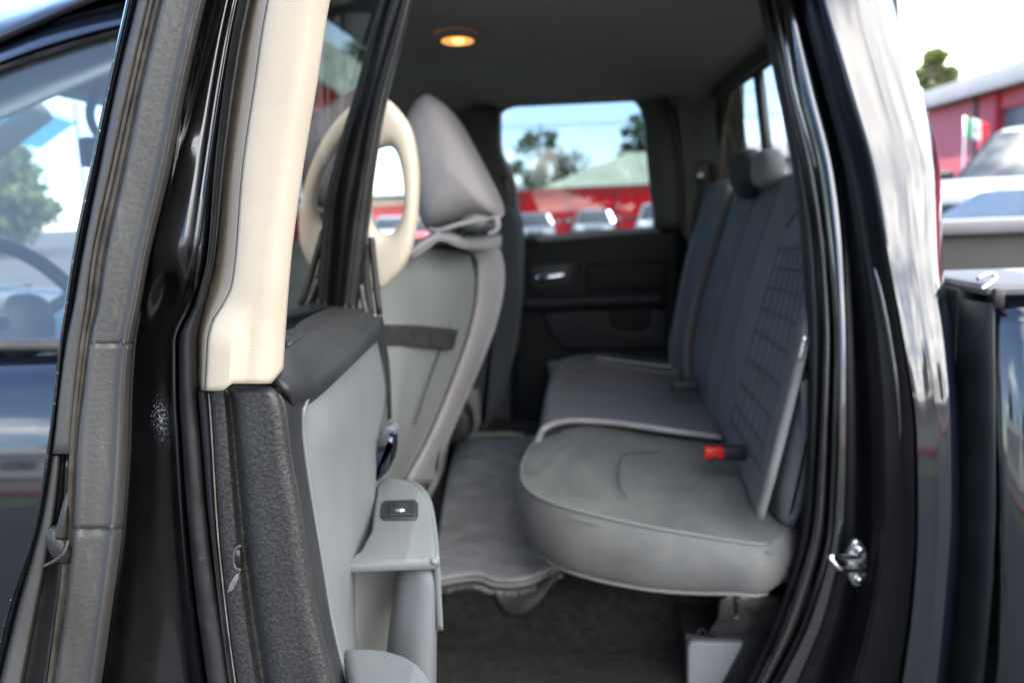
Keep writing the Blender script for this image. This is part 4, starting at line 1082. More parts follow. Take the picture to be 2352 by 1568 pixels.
# passenger seat behind it
ps = grp('passenger_seat', (-0.25, 2.3, 0.75), label='dark grey passenger seat beyond the front seat')
q = [(P(x, y, 2.15).x, P(x, y, 2.15).z) for x, y in ((1140, 486), (1160, 478), (1178, 486), (1188, 512), (1193, 560), (1190, 700), (1172, 845), (1146, 935), (1122, 978), (1106, 984), (1098, 960), (1065, 890), (1040, 800), (1060, 650), (1090, 560), (1115, 510))]
prism('seat_back', q, 'Y', 2.10, 2.50, M['dark_fabric'], ps, r=0.025, steps=5)
q = [(P(x, y, 2.15).x, P(x, y, 2.15).z) for x, y in ((1040, 860), (1100, 868), (1100, 892), (1035, 884))]
prism('elastic_strap', q, 'Y', 2.09, 2.2, M['strap'], ps, r=0.004)
q = [(P(x, y, 2.1).x, P(x, y, 2.1).z) for x, y in ((1036, 900), (1062, 885), (1100, 890), (1106, 960), (1092, 1000), (1050, 1008), (1020, 1000))]
prism('seat_back_pocket', q, 'Y', 2.06, 2.12, M['vinyl_side'], ps, r=0.012)
q = [(P(x, y, 2.0).x, P(x, y, 2.0).z) for x, y in ((1022, 945), (1040, 920), (1066, 922), (1084, 950), (1088, 985), (1070, 1005), (1020, 1008))]
prism('seat_hinge_cover', q, 'Y', 1.95, 2.05, M['black_plastic'], ps, r=0.014)
box('seat_base', (-0.95, 2.08, 0.74), (-0.36, 2.56, 0.93), M['dark_fabric'], ps, 0.04)
box('headrest_block', (-0.345, 2.2, 1.50), (-0.245, 2.46, 1.60), M['dark_fabric'], ps, 0.035, 3)
cons = box('center_console', (-1.0, 1.86, 0.72), (-0.42, 2.06, 1.0), M['black_plastic'], truck, 0.03)

# ------------------------------------------------------------------ rear bench
bench = grp('rear_bench', (0.15, 1.9, 0.85), label='grey rear bench seat')
pn = Vector((0.117, 0.0, 1.0)).normalized(); pp0 = Vector((-0.085, 1.45, 0.996))
def PPL(px, py, lift=0.0):
    d = ray(px, py); q0 = pp0+pn*lift
    return CAM+d*((q0-CAM).dot(pn)/d.dot(pn))
nearT = [(1772, 1243), (1692, 1242), (1600, 1228), (1500, 1211), (1400, 1190), (1320, 1170), (1268, 1154), (1228, 1136), (1206, 1116), (1197, 1092), (1200, 1062), (1212, 1036), (1228, 1014), (1246, 993)]
nearB = [(1762, 1362), (1682, 1362), (1600, 1361), (1500, 1354), (1400, 1337), (1320, 1316), (1272, 1296), (1240, 1274), (1220, 1244), (1208, 1200), (1208, 1150), (1216, 1110), (1230, 1080), (1246, 1050)]
T = [PPL(*p) for p in nearT]
B = [P(px, py, t.y+(0.0 if i < 6 else 0.012*(i-5))) for i, ((px, py), t) in enumerate(zip(nearB, T))]
fx = T[-1].x
for yy in (1.9, 2.1, 2.3, 2.5, 2.62):
    T.append(Vector((fx+0.01*(yy-1.75), yy, pp0.z-(fx-pp0.x)*0.117))); B.append(T[-1]+Vector((0.05, 0, -0.11)))
for xx in (0.1, 0.25, 0.42):
    T.append(Vector((xx, 2.66, pp0.z-(xx-pp0.x)*0.117))); B.append(T[-1]+Vector((0, -0.02, -0.11)))
for yy in (2.4, 2.0, 1.6, 1.42):
    T.append(Vector((0.44 if yy > 1.5 else .40, yy, pp0.z-(0.44-pp0.x)*0.117))); B.append(T[-1]+Vector((-0.01, 0, -0.11)))
T = crom(T, 3, closed=True); B = crom(B, 3, closed=True)
cT = sum(T, Vector())/len(T); cT.y = 1.85
rows = []
for s, dz in ((0.02, .016), (0.2, .016), (0.35, .016), (.5, .015), (0.65, .013), (.75, .011), (0.85, .008), (.9, .006), (0.94, .004), (0.985, 0.001)):
    row = []
    for t in T:
        p = cT.lerp(t, s)
        p.z += dz+.0032*math.exp(-((p.x+.03)/.06)**2)*math.sin(2*math.pi*p.y/.062+p.x*9)*(1 if s < .95 else .3)+.0020*math.sin(p.y*31+p.x*22)*math.sin(p.x*38)*(1 if s < .9 else 0)
        row.append(p)
    rows.append(row)
rows.append([t.copy() for t in T])
o = grid_obj('seat_cushion', rows, M['vinyl'], bench, closed_u=True); fix_normals(o)
rows = []
for s, ou in ((0.0, -0.001), (0.06, 0.003), (0.2, 0.009), (0.4, 0.013), (0.6, 0.013), (0.8, 0.009), (0.94, 0.003), (1.0, -0.003)):
    row = []
    for k in range(len(T)):
        e = T[(k+1) % len(T)]-T[k-1]; n_ = Vector((-e.y, e.x, 0)).normalized()
        m_ = T[k].lerp(B[k], s)
        if n_.dot(m_-cT) < 0: n_ = -n_
        row.append(m_+n_*ou)
    rows.append(row)
rows.append([(cT+Vector((0, 0, -.11))).lerp(b, 0.9) for b in B])
rows.append([(cT+Vector((0, 0, -.11))).lerp(b, 0.02) for b in B])
o = grid_obj('cushion_side', rows, M['vinyl_side'], bench, closed_u=True); fix_normals(o)
tube('cushion_piping', T[0:3*15], 0.0032, M['piping_grey'], bench, raw=True, seg=6)
tube('cushion_piping', [b+Vector((0, -0.001, 0)) for b in B[0:3*12]], 0.003, M['piping_grey'], bench, raw=True, seg=6)
tube('seat_seam', [PPL(*p, .0185) for p in ((1512, 1038), (1440, 1042), (1424, 1060), (1420, 1090), (1425, 1120), (1440, 1145))], 0.0013, base_mat('seam_thread', (0.05, 0.053, 0.052), 0.8), bench, n=6, seg=6)
tube('seat_seam', [PPL(*p, .009) for p in ((1300, 1005), (1420, 1022), (1530, 1042), (1640, 1058), (1700, 1066))], 0.0013, M['piping_grey'], bench, n=6, seg=6)
tube('seat_seam', [P(*p) for p in ((1300, 1184, 1.285), (1400, 1214, 1.27), (1520, 1238, 1.25), (1640, 1256, 1.235), (1780, 1268, 1.22))], 0.0012, M['vinyl'], bench, n=6, seg=6)
# backrest body and bolster
prism('seat_back', [(0.385, 0.93), (0.53, 0.93), (0.508, 1.48), (0.498, 1.495), (0.482, 1.48), (0.44, 1.25)], 'Y', 1.33, 2.62, M['dark_fabric'], bench, r=0.02)
q = [(P(x, y, 1.33).x, P(x, y, 1.33).z) for x, y in ((1782, 1185), (1800, 1208), (1822, 1204), (1842, 1168), (1858, 1100), (1862, 950), (1860, 860), (1850, 850), (1832, 930), (1808, 1030), (1788, 1120))]
prism('back_bolster', q, 'Y', 1.31, 1.42, vary(base_mat('bolster_fabric', (0.085, 0.092, 0.105), 0.8), 10, 0.1, 0), bench, r=0.02)
# far third of the backrest
patch('seat_back', [
    [(1560, 865, 2.62), (1575, 868, 2.45), (1590, 872, 2.32)],
    [(1552, 800, 2.64), (1572, 800, 2.46), (1588, 800, 2.325)],
    [(1562, 715, 2.65), (1590, 690, 2.47), (1611, 680, 2.325)],
    [(1583, 615, 2.66), (1614, 600, 2.48), (1639, 590, 2.325)],
    [(1610, 518, 2.66), (1642, 508, 2.48), (1667, 500, 2.325)],
    [(1633, 440, 2.66), (1662, 436, 2.48), (1688, 434, 2.325)],
    [(1646, 434, 2.69), (1676, 430, 2.52), (1700, 426, 2.36)]], M['cover_blue'], bench, n=5, thick=0.02, flip=True, label='far third of the backrest in slate fabric')
headr = blob('headrest', P(1714, 394, 2.10), (0.034, 0.10, 0.054), vary(base_mat('headrest_fabric', (0.05, 0.05, 0.06), 0.85, spec=.2), 10, .1, 0), bench, e=0.75)
blob('headrest', P(1762, 388, 1.95), (0.031, 0.075, 0.044), vary(base_mat('pale_mound_fabric', (0.24, 0.228, 0.225), 0.85, spec=.2), 10, .1, 0), bench, e=0.75, label='pale mound beside the headrest, standing in for a shape beyond the rear glass')  # guessed stand-in for what shows through the rear glass, no second headrest
blob('headrest', P(1716, 425, 2.06), (0.028, 0.05, 0.035), M['dark_fabric'], bench, e=0.8)
box('seat_back_rest_block', (0.47, 1.34, 1.40), (0.51, 2.30, 1.495), M['cover_blue'], bench, 0.015)
# buckles
bk = grp('belt_buckle', P(1655, 1045, 1.55), label='black belt buckle with red release button')
q = P(1641, 1045, 1.50)
box('buckle_body', (q.x-0.016, q.y+0.004, q.z-0.014), (q.x+0.060, q.y+0.03, q.z+0.012), M['black_plastic'], bk, 0.004)
box('release_button', (q.x-0.018, q.y-0.002, q.z-0.008), (q.x+0.017, q.y+0.018, q.z+0.0135), M['red_button'], bk, 0.003)
box('button_slot', (q.x-0.007, q.y-0.0035, q.z-0.010), (q.x+0.006, q.y+0.006, q.z-0.002), M['black_plastic'], bk, 0.001)
bk2 = grp('belt_buckle', P(1570, 882, 2.1), label='black belt buckle lying near the far seat back')
q = P(1568, 884, 2.05)
box('buckle_body', (q.x-0.03, q.y-0.02, q.z-0.012), (q.x+0.04, q.y+0.02, q.z+0.012), M['black_plastic'], bk2, 0.004)

# fabric covers on the bench
bc = empty('backrest_cover', P(1700, 900, 1.9), 0, 'slate blue fabric cover hanging over the wide part of the rear backrest', 'seat cover')
bc_ctrl = [
    [(1593, 872, 2.30), (1627, 955, 2.0), (1668, 1035, 1.72), (1704, 1105, 1.5), (1736, 1190, 1.24)],
    [(1588, 800, 2.30), (1640, 860, 2.0), (1690, 925, 1.72), (1736, 985, 1.5), (1776, 1045, 1.24)],
    [(1611, 680, 2.30), (1678, 705, 1.98), (1742, 735, 1.70), (1794, 762, 1.50), (1838, 795, 1.31)],
    [(1640, 590, 2.30), (1712, 585, 1.98), (1788, 582, 1.70), (1832, 580, 1.53), (1874, 580, 1.38)],
    [(1668, 500, 2.30), (1748, 478, 1.98), (1828, 458, 1.70), (1872, 444, 1.56), (1918, 428, 1.43)],
    [(1690, 432, 2.30), (1772, 414, 1.98), (1858, 392, 1.70), (1905, 380, 1.56), (1950, 366, 1.45)],
    [(1712, 425, 2.34), (1790, 405, 2.02), (1880, 380, 1.74), (1925, 368, 1.60), (1968, 352, 1.48)]]
bc_w = [[P(*c) for c in r_] for r_ in bc_ctrl]
patch3('cover_cloth', bc_w, M['cover_blue'], bc, n=7, thick=0.012)
_rr = [crom(r_, 8) for r_ in bc_w]; _cc = [crom([r_[j] for r_ in _rr], 8) for j in range(len(_rr[0]))]
def surf(u, v, off=.0012):
    a_ = u*(len(_cc)-1); b_ = v*(len(_cc[0])-1); i0, j0 = min(int(a_), len(_cc)-2), min(int(b_), len(_cc[0])-2); s, t = a_-i0, b_-j0
    p = _cc[i0][j0]*(1-s)*(1-t)+_cc[i0+1][j0]*s*(1-t)+_cc[i0][j0+1]*(1-s)*t+_cc[i0+1][j0+1]*s*t
    return p+Vector((-.95, -.1, .28))*off
STI = base_mat('stitch_thread', (0.088, 0.094, 0.102), 0.85, spec=.2)
tube('cover_piping', [surf(0, v, .003) for v in (0, .1, .2, .3, .4, .5, .6, .7, .8, .86)], 0.006, M['tan_belt'], bc, n=3)
tube('cover_piping', [P(*q) for q in ((1739, 1188, 1.245), (1779, 1045, 1.245), (1841, 795, 1.315), (1877, 580, 1.385))], 0.005, M['piping'], bc, n=6)
tube('cover_stitching', [surf(.50+.43*(k/10), .57+.10*math.sin(math.pi*k/10)) for k in range(11)], .0018, STI, bc, n=3, seg=6)
for k in range(7):
    u = .50+.42*k/6
    tube('cover_stitching', [surf(u, .10+.42*t_/6) for t_ in range(7)], .0016, STI, bc, n=2, seg=5)
for k in range(9):
    v = .11+.40*k/8
    tube('cover_stitching', [surf(.50+.42*t_/6, v) for t_ in range(7)], .0014, STI, bc, n=2, seg=5)
for u in (.18, .33): tube('cover_stitching', [surf(u, .04+.80*t_/8) for t_ in range(9)], .0014, STI, bc, n=2, seg=5)
cc = empty('cushion_cover', P(1400, 900, 2.1), 0, 'dusky grey fabric cover spread over the far half of the rear seat cushion', 'seat cover')
ctrl = [[(1254, 978), (1292, 965), (1345, 963), (1425, 969), (1535, 985), (1655, 1001)],
        [(1260, 950), (1296, 936), (1350, 934), (1430, 938), (1532, 948), (1640, 960)],
        [(1264, 905), (1303, 890), (1356, 888), (1436, 890), (1528, 896), (1612, 905)],
        [(1272, 860), (1310, 846), (1365, 843), (1440, 843), (1518, 847), (1590, 853)],
        [(1290, 824), (1325, 815), (1372, 811), (1440, 811), (1508, 813), (1572, 818)]]
rows = []
for i, r_ in enumerate(ctrl):
    lift = (0.036, 0.026, 0.020, 0.02, 0.018)[i]
    row = [PPL(*p, lift+(0.004*math.sin(j*2.1+i))) for j, p in enumerate(r_)]
    f0 = row[0]
    row = [f0+Vector((-0.020, 0.004, -0.115)), f0+Vector((-0.024, 0.0, -0.06)), f0+Vector((-0.014, 0, -0.018))]+row
    rows.append(row)
patch3('cover_cloth', rows, M['cover_seat'], cc, n=6, thick=0.010)
tube('cover_hem', [p+Vector((0, -0.004, -0.002)) for p in rows[0][1:]], 0.0062, vary(base_mat('hem_fabric', (0.27, 0.26, 0.27), 0.85), 12, .1, 0), cc, n=6)
patch3('cover_skirt', [[p+Vector((0.002, 0.006, 0)) for p in rows[0][1:]], [p+Vector((0.01, 0.035, -0.030)) for p in rows[0][1:]]], M['dark_fabric'], cc, n=4, thick=0.003)

# under the bench: bracket, storage lid
br = grp('seat_bracket', P(1700, 1400, 1.32), label='black folding bracket under the rear seat')
q = [(P(x, y, 1.32).x, P(x, y, 1.32).z) for x, y in ((1652, 1374), (1668, 1366), (1790, 1368), (1795, 1440), (1740, 1452), (1625, 1456), (1632, 1440), (1648, 1418))]
prism('bracket_plate', q, 'Y', 1.315, 1.33, M['black_metal'], br, r=0.002, steps=2)
for (x0, x1, y_) in ((1668, 1684, 1366), (1698, 1730, 1368)):
    a, b = P(x0, y_, 1.305), P(x1, y_+5, 1.305)
    box('bracket_tab', (a.x, 1.300, b.z), (b.x, 1.325, a.z+0.004), M['zinc'], br, 0.001)
blob('bracket_rivet', P(1692, 1417, 1.312), (0.0055, 0.003, 0.007), M['zinc'], br, e=1)
tube('bracket_edge', [P(1690, 1370, 1.31), P(1692, 1400, 1.31), P(1692, 1416, 1.31)], 0.0025, M['black_metal'], br)
tube('bracket_foot', [P(1600, 1455, 1.34), P(1612, 1442, 1.34), P(1630, 1458, 1.33)], 0.004, M['black_metal'], br)
blob('seat_pivot', P(1800, 1318, 1.29), (0.012, 0.01, 0.016), M['black_metal'], bench, e=0.9)
q = [(P(x, y, 1.33).x, P(x, y, 1.33).z) for x, y in ((1579, 1700), (1579, 1484), (1583, 1474), (1592, 1470), (1705, 1473), (1703, 1482), (1640, 1600), (1600, 1700))]
prism('storage_lid', q, 'Y', 1.325, 1.345, vary(base_mat('lid_grey', (0.17, 0.17, 0.185), 0.5), 9, .05, .03), truck, r=0.004)
q = [(P(x, y, 1.345).x, P(x, y, 1.345).z) for x, y in ((1574, 1720), (1574, 1455), (1640, 1462), (1850, 1380), (1850, 1720))]
prism('storage_box', q, 'Y', 1.345, 1.9, M['black_plastic'], truck, r=0.004)
tube('seat_belt_latch', [P(1836, 828, 1.262), P(1842, 800, 1.262), P(1848, 772, 1.262)], 0.004, M['zinc'], truck)

# ------------------------------------------------------------------ floor mat
fm = empty('floor_mat', PZ(1130, 1170, .79), 0, 'grey ribbed carpet mat curling at its edge on the rear floor', 'floor mat')
mr_ = [[(1052, 1019, .785), (1085, 1010, .79), (1150, 1014, .788), (1225, 1004, .788), (1310, 1000, .788)],
       [(1040, 1060, .785), (1080, 1055, .79), (1150, 1056, .788), (1228, 1050, .788), (1318, 1050, .788)],
       [(1022, 1150, .785), (1074, 1146, .79), (1150, 1148, .79), (1232, 1145, .79), (1325, 1145, .79)],
       [(1008, 1245, .787), (1068, 1240, .793), (1148, 1245, .79), (1232, 1238, .79), (1330, 1230, .79)],
       [(1000, 1308, .79), (1080, 1298, .796), (1140, 1306, .793), (1210, 1302, .793), (1300, 1275, .793)],
       [(996, 1338, .79), (1088, 1324, .797), (1136, 1337, .794), (1207, 1335, .794), (1290, 1300, .794)]]
g3 = [[PZ(*p) for p in r_] for r_ in mr_]
patch3('mat_carpet', g3, M['mat'], fm, n=10, thick=0.009)
tube('mat_binding', [p+Vector((0, -0.003, -0.003)) for p in g3[-1]], 0.0030, M['mat_edge'], fm, n=10, seg=6)
tube('mat_binding', [r_[0]+Vector((-0.002, 0, -0.002)) for r_ in g3], 0.0036, M['mat'], fm, n=6, seg=6)
patch3('mat_backing', [[p+Vector((0, 0.0, -0.008)) for p in g3[-1]], [p+Vector((0, 0.006, -0.016+0.003*math.sin(i*3))) for i, p in enumerate(g3[-1])]], vary(base_mat('frayed_backing', (0.06, 0.058, 0.055), 0.95), 200, .6, 0), fm, n=8, thick=0.003)
# frayed threads on the cut edge
bm = bmesh.new(); rnd = random.Random(3)
edge = crom(g3[-1], 30)
for k in range(260):
    p = edge[rnd.randrange(len(edge))]+Vector((rnd.uniform(-.003, .003), -0.003+rnd.uniform(-.003, .004), -0.015))
    d = Vector((rnd.uniform(-.004, .004), rnd.uniform(-.006, .0), -rnd.uniform(.003, .011)))
    w = Vector((0.0006, 0, 0)); vs = [bm.verts.new(p-w), bm.verts.new(p+w), bm.verts.new(p+d)]
    bm.faces.new(vs)
me = bpy.data.meshes.new('frayed_threads'); bm.to_mesh(me); bm.free(); me.materials.append(M['mat_edge'])
o = bpy.data.objects.new('frayed_threads', me); COL.objects.link(o); o.parent = fm; o.location = -world_loc(fm); o['kind'] = 'stuff'
patch('liner_flap', [
    [(1120, 1345, 1.47), (1170, 1350, 1.465), (1220, 1348, 1.46), (1285, 1318, 1.46)],
    [(1140, 1372, 1.455), (1172, 1382, 1.45), (1215, 1378, 1.445), (1262, 1350, 1.45)],
    [(1160, 1398, 1.45), (1176, 1410, 1.445), (1200, 1408, 1.44), (1235, 1385, 1.445)]], M['black_plastic'], cab, n=5, thick=0.006)

# ------------------------------------------------------------------ front cabin seen through the driver window
dash_m = vary(base_mat('dash_plastic', (0.06, 0.063, 0.066), 0.6), 10, .1, .05)
prism('dashboard', [(-1.95, 0.8), (-1.40, 0.8), (-1.27, 0.98), (-1.24, 1.14), (-1.34, 1.225), (-1.6, 1.26), (-1.95, 1.28)], 'Y', 1.24, 2.78, dash_m, truck, r=0.02)
wh = grp('steering_wheel', P(70, 735, 1.62), label='dark steering wheel with light spokes')
wc_ = P(70, 735, 1.62); nrm = Vector((0.86, -0.05, 0.5)).normalized(); e1 = Vector((0, 1, 0)); e1 = (e1-nrm*e1.dot(nrm)).normalized(); e2 = nrm.cross(e1)
tube('wheel_rim', [wc_+e1*0.187*math.cos(a)+e2*0.187*math.sin(a) for a in [2*math.pi*k/24 for k in range(24)]], 0.0165, M['black_plastic'], wh, closed=True, n=2, seg=10)
blob('wheel_hub', wc_-nrm*0.02, (0.05, 0.065, 0.065), dash_m, wh, e=0.8)
for a in (0.2, math.pi-0.2, -math.pi/2):
    tube('wheel_spoke', [wc_+(e1*math.cos(a)+e2*math.sin(a))*0.05-nrm*.01, wc_+(e1*math.cos(a)+e2*math.sin(a))*0.18], 0.014, M['grey_plastic_dark'], wh, raw=True)
tube('steering_column', [wc_-nrm*0.03, wc_-nrm*0.25], 0.035, M['black_plastic'], truck, raw=True)
box('instrument_hood', (-1.45, 1.40, 1.22), (-1.28, 1.82, 1.31), dash_m, truck, 0.03)
mir = grp('rear_view_mirror', P(165, 365, 2.0))
q = P(252, 356, 2.0)
box('mirror_housing', (q.x-0.02, q.y-0.11, q.z-0.036), (q.x+0.02, q.y+0.13, q.z+0.036), M['black_plastic'], mir, 0.015, 3)
tube('mirror_stem', [q+Vector((-0.02, 0.02, 0.02)), q+Vector((-0.05, 0.02, 0.09)), q+Vector((-0.03, 0.02, 0.16))], 0.012, M['black_plastic'], mir)
mesh_obj('windshield', [(-1.22, 1.24, 1.83), (-1.62, 2.8, 1.83), (-2.6, 2.82, 1.26), (-1.95, 1.22, 1.26)], [(0, 1, 2, 3)], M['glass_clear'], truck, smooth=False)
mesh_obj('shade_band', [(-1.235, 1.24, 1.822), (-1.64, 2.8, 1.822), (-1.775, 2.8, 1.744), (-1.335, 1.24, 1.744)], [(0, 1, 2, 3)], M['glass_band'], truck, smooth=False)
tube('windshield_post', [Vector((-1.16, 1.23, 1.87)), Vector((-1.6, 1.21, 1.56)), Vector((-1.98, 1.2, 1.28))], 0.045, M['paint'], truck)
tube('windshield_post', [Vector((-1.75, 2.80, 1.87)), Vector((-2.25, 2.82, 1.58)), Vector((-2.75, 2.84, 1.28))], 0.045, M['pillar_trim'], truck)
box('windshield_header', (-1.28, 1.22, 1.80), (-1.16, 2.82, 1.93), M['headliner'], truck, 0.02)
box('sun_visor', (-1.23, 1.36, 1.775), (-1.07, 1.88, 1.795), M['headliner'], truck, 0.008)
hood_rows = []
for i in range(9):
    x = -1.98-1.25*i/8
    hood_rows.append([Vector((x, 1.16+1.74*k/10, 1.27-0.10*(i/8)**2-0.10*abs(k/5-1)**4)) for k in range(11)])
grid_obj('hood', hood_rows, M['paint'], truck, thick=0.01)
box('front_fender', (-3.2, 1.10, 0.75), (-1.9, 1.22, 1.16), M['paint'], truck, 0.05, 3)
box('front_fender', (-3.2, 2.78, 0.75), (-1.9, 2.90, 1.16), M['paint'], truck, 0.05, 3)
box('grille', (-3.3, 1.2, 0.6), (-3.18, 2.84, 1.12), M['chrome'], truck, 0.05, 3)

# ================================================================== background things
def leaf_mat(name, c1, c2):
    m = base_mat(name, c1, 0.6); nt = m.node_tree; b = nt.nodes['Principled BSDF']
    t = nd(nt, 'ShaderNodeTexCoord'); n = nd(nt, 'ShaderNodeTexNoise', Scale=1.3, Detail=4); nt.links.new(t.outputs['Object'], n.inputs['Vector'])
    r_ = nd(nt, 'ShaderNodeValToRGB'); r_.color_ramp.elements[0].color = (*c1, 1); r_.color_ramp.elements[1].color = (*c2, 1)
    r_.color_ramp.elements[0].position = 0.35; r_.color_ramp.elements[1].position = 0.65
    nt.links.new(n.outputs['Fac'], r_.inputs[0]); nt.links.new(r_.outputs[0], b.inputs['Base Color'])
    tl = nd(nt, 'ShaderNodeBsdfTranslucent'); nt.links.new(r_.outputs[0], tl.inputs[0])
    mx = nd(nt, 'ShaderNodeMixShader'); mx.inputs[0].default_value = 0.3
    nt.links.new(b.outputs[0], mx.inputs[1]); nt.links.new(tl.outputs[0], mx.inputs[2]); nt.links.new(mx.outputs[0], nt.nodes['Material Output'].inputs[0])
    return m
LEAF = leaf_mat('green_leaves', (0.035, 0.065, 0.018), (0.085, 0.12, 0.03))
LEAFD = leaf_mat('dark_leaves', (0.03, 0.058, 0.024), (0.075, 0.11, 0.045))
LEAFY = leaf_mat('yellow_green_leaves', (0.15, 0.19, 0.04), (0.24, 0.28, 0.07))
BARK = vary(base_mat('bark', (0.09, 0.07, 0.055), 0.9), 6, .3, 0)
def tree(loc, h, cr, crown_h, leaf, label, seed, leaves=5200, clumps=30, lsize=0.16, density=1.0, group=None, bare=False, name='broadleaf_tree'):
    rnd = random.Random(seed); root = empty(name, loc, 0, label, 'tree', group)
    bmv, bmf = [], []
    def seg(p, q, r0, r1, n=6):
        t = (q-p).normalized(); a = Vector((0, 0, 1)) if abs(t.z) < .9 else Vector((1, 0, 0)); u = t.cross(a).normalized(); v = t.cross(u); b0 = len(bmv)
        for c, r_ in ((p, r0), (q, r1)):
            for k in range(n): bmv.append(c+u*r_*math.cos(6.283*k/n)+v*r_*math.sin(6.283*k/n))
        for k in range(n): bmf.append((b0+k, b0+(k+1) % n, b0+n+(k+1) % n, b0+n+k))
    base = h-crown_h; cz = base+crown_h*0.5
    p = Vector((0, 0, 0)); q = Vector((rnd.uniform(-.1, .1)*h*.2, rnd.uniform(-.1, .1)*h*.2, base+crown_h*0.25))
    seg(p, q, 0.035*h, 0.024*h); top = Vector((q.x, q.y, h*0.9)); seg(q, top, 0.022*h, 0.006*h)
    cl = []
    for i in range(clumps):
        while True:
            v = Vector((rnd.uniform(-1, 1), rnd.uniform(-1, 1), rnd.uniform(-1, 1)))
            if 0.25 < v.length < 1: break
        c = Vector((v.x*cr*(1-0.35*max(0, v.z)), v.y*cr*(1-0.35*max(0, v.z)), cz+v.z*crown_h*0.5)); cl.append(c)
        s = q.lerp(top, rnd.uniform(0, .8)); mid = s.lerp(c, .5)+Vector((rnd.uniform(-.1, .1), rnd.uniform(-.1, .1), .1))*cr*.5
        seg(s, mid, 0.009*h, 0.005*h, 5); seg(mid, c, 0.005*h, 0.0015*h, 5)
        if bare:
            for k in range(7):
                e = c+Vector((rnd.uniform(-1, 1), rnd.uniform(-1, 1), rnd.uniform(.1, 1.2)))*cr*.35
                seg(c.lerp(mid, rnd.random()), e, 0.0022*h, 0.0006*h, 3)
    mesh_obj('trunk', bmv, bmf, BARK, root, local=True)
    if leaves:
        N = int(leaves*density); nv = np.zeros((N*3, 3)); rs = np.random.RandomState(seed)
        ci = rs.randint(0, len(cl), N); C_ = np.array([list(c) for c in cl])[ci]
        rr = cr*0.34*(0.6+0.8*rs.rand(len(cl)))[ci]
        d = rs.normal(size=(N, 3)); d /= np.linalg.norm(d, axis=1)[:, None]; d *= (rs.rand(N)**0.45)[:, None]
        c0 = C_+d*rr[:, None]*np.array([1, 1, .8]); s = lsize*(0.6+0.9*rs.rand(N))[:, None]
        a = rs.normal(size=(N, 3)); a /= np.linalg.norm(a, axis=1)[:, None]; b = rs.normal(size=(N, 3)); b /= np.linalg.norm(b, axis=1)[:, None]
        nv[0::3] = c0+a*s; nv[1::3] = c0+b*s; nv[2::3] = c0-(a+b)*s*.6
        mesh_obj('crown', nv.tolist(), [(3*i, 3*i+1, 3*i+2) for i in range(N)], leaf, root, local=True, smooth=False)
    return root
def at(px, Y, py=470): return (P(px, py, Y).x, Y, 0)
tree(at(1246, 72), 8.6, 2.3, 6.4, LEAFD, 'thin dark green tree standing above the red fence, left in the far window', 11, leaves=2600, clumps=26, lsize=.20)
tree(at(1322, 70), 6.6, 2.2, 5.0, LEAFD, 'nearly bare grey tree beside the thin dark tree behind the red fence', 12, leaves=260, clumps=26, lsize=.15, bare=True)
tree(at(1476, 78), 9.6, 2.6, 7.4, LEAFD, 'bushy dark green tree rising behind the pale green roof', 13, leaves=3600, clumps=30, lsize=.22)
tree(at(1425, 84), 6.6, 1.6, 4.0, LEAFD, 'small dark tree next to the ridge of the pale green roof', 14, leaves=1400, clumps=16, lsize=.2)
tree(at(2148, 90, 190), 16.2, 2.3, 4.6, LEAFY, 'yellow green tree showing over the red garage building', 15, leaves=5200, clumps=24, lsize=.22)
r0 = tree((-33, 46, 0), 7.6, 3.4, 6.6, leaf_mat('sunlit_tint_leaves', (0.07, 0.11, 0.03), (0.14, 0.18, 0.05)), 'rounded green tree of the row ahead of the truck', 21, leaves=5200, lsize=.26, group='row of green trees ahead of the truck')  # leaf colour brightened to pass for sunlit foliage
for i, (x, y, s, lb) in enumerate([(-38, 55, 1.0, 'green tree right of the nearest rounded tree ahead of the truck'), (-27, 52, .85, 'smallest green tree of the row ahead, close to the open door edge'),
        (-44, 50, 1.15, 'tall green tree left of the nearest rounded tree ahead'), (-50, 66, 1.25, 'tallest far green tree rising behind the row ahead'), (-33, 64, 1.0, 'far green tree half hidden behind the row ahead of the truck'),
        (-20, 80, .9, 'distant green tree seen low through the grab handle opening')]):
    c = copy_tree(r0); c.location = (x, y, 0); c.scale = (s, s, s*(.85+.05*(i % 4))); c.rotation_euler = (0, 0, i*1.3+.7); c['label'] = lb
r0['label'] = 'nearest rounded green tree of the row ahead of the truck'

# far-off wood across the road behind the camera: one mass
rb = tree((0, 0, 0), 11, 5.0, 9.5, LEAFD, 'x', 31, leaves=4200, lsize=.40)
wood = bmesh.new()
for i in range(14):
    s = .75+.5*((i*7) % 5)/5
    Mx = Matrix.Translation((-85+i*12.5+3*math.sin(i*2.1), -72-6*math.cos(i*1.7), 0)) @ Matrix.Rotation(i*.9, 4, 'Z') @ Matrix.Scale(s, 4)
    for ch in rb.children:
        n0 = len(wood.verts); f0 = len(wood.faces); wood.from_mesh(ch.data); wood.verts.ensure_lookup_table(); wood.faces.ensure_lookup_table()
        for v in wood.verts[n0:]: v.co = Mx @ v.co
        if ch.name.startswith('trunk'):
            for f in wood.faces[f0:]: f.material_index = 1
for ch in list(rb.children): bpy.data.objects.remove(ch)
bpy.data.objects.remove(rb)
me = bpy.data.meshes.new('treeline'); wood.to_mesh(me); wood.free(); me.materials.append(LEAFD); me.materials.append(BARK)
o = bpy.data.objects.new('treeline', me); COL.objects.link(o); o['kind'] = 'stuff'; o['label'] = 'dark line of trees across the road'

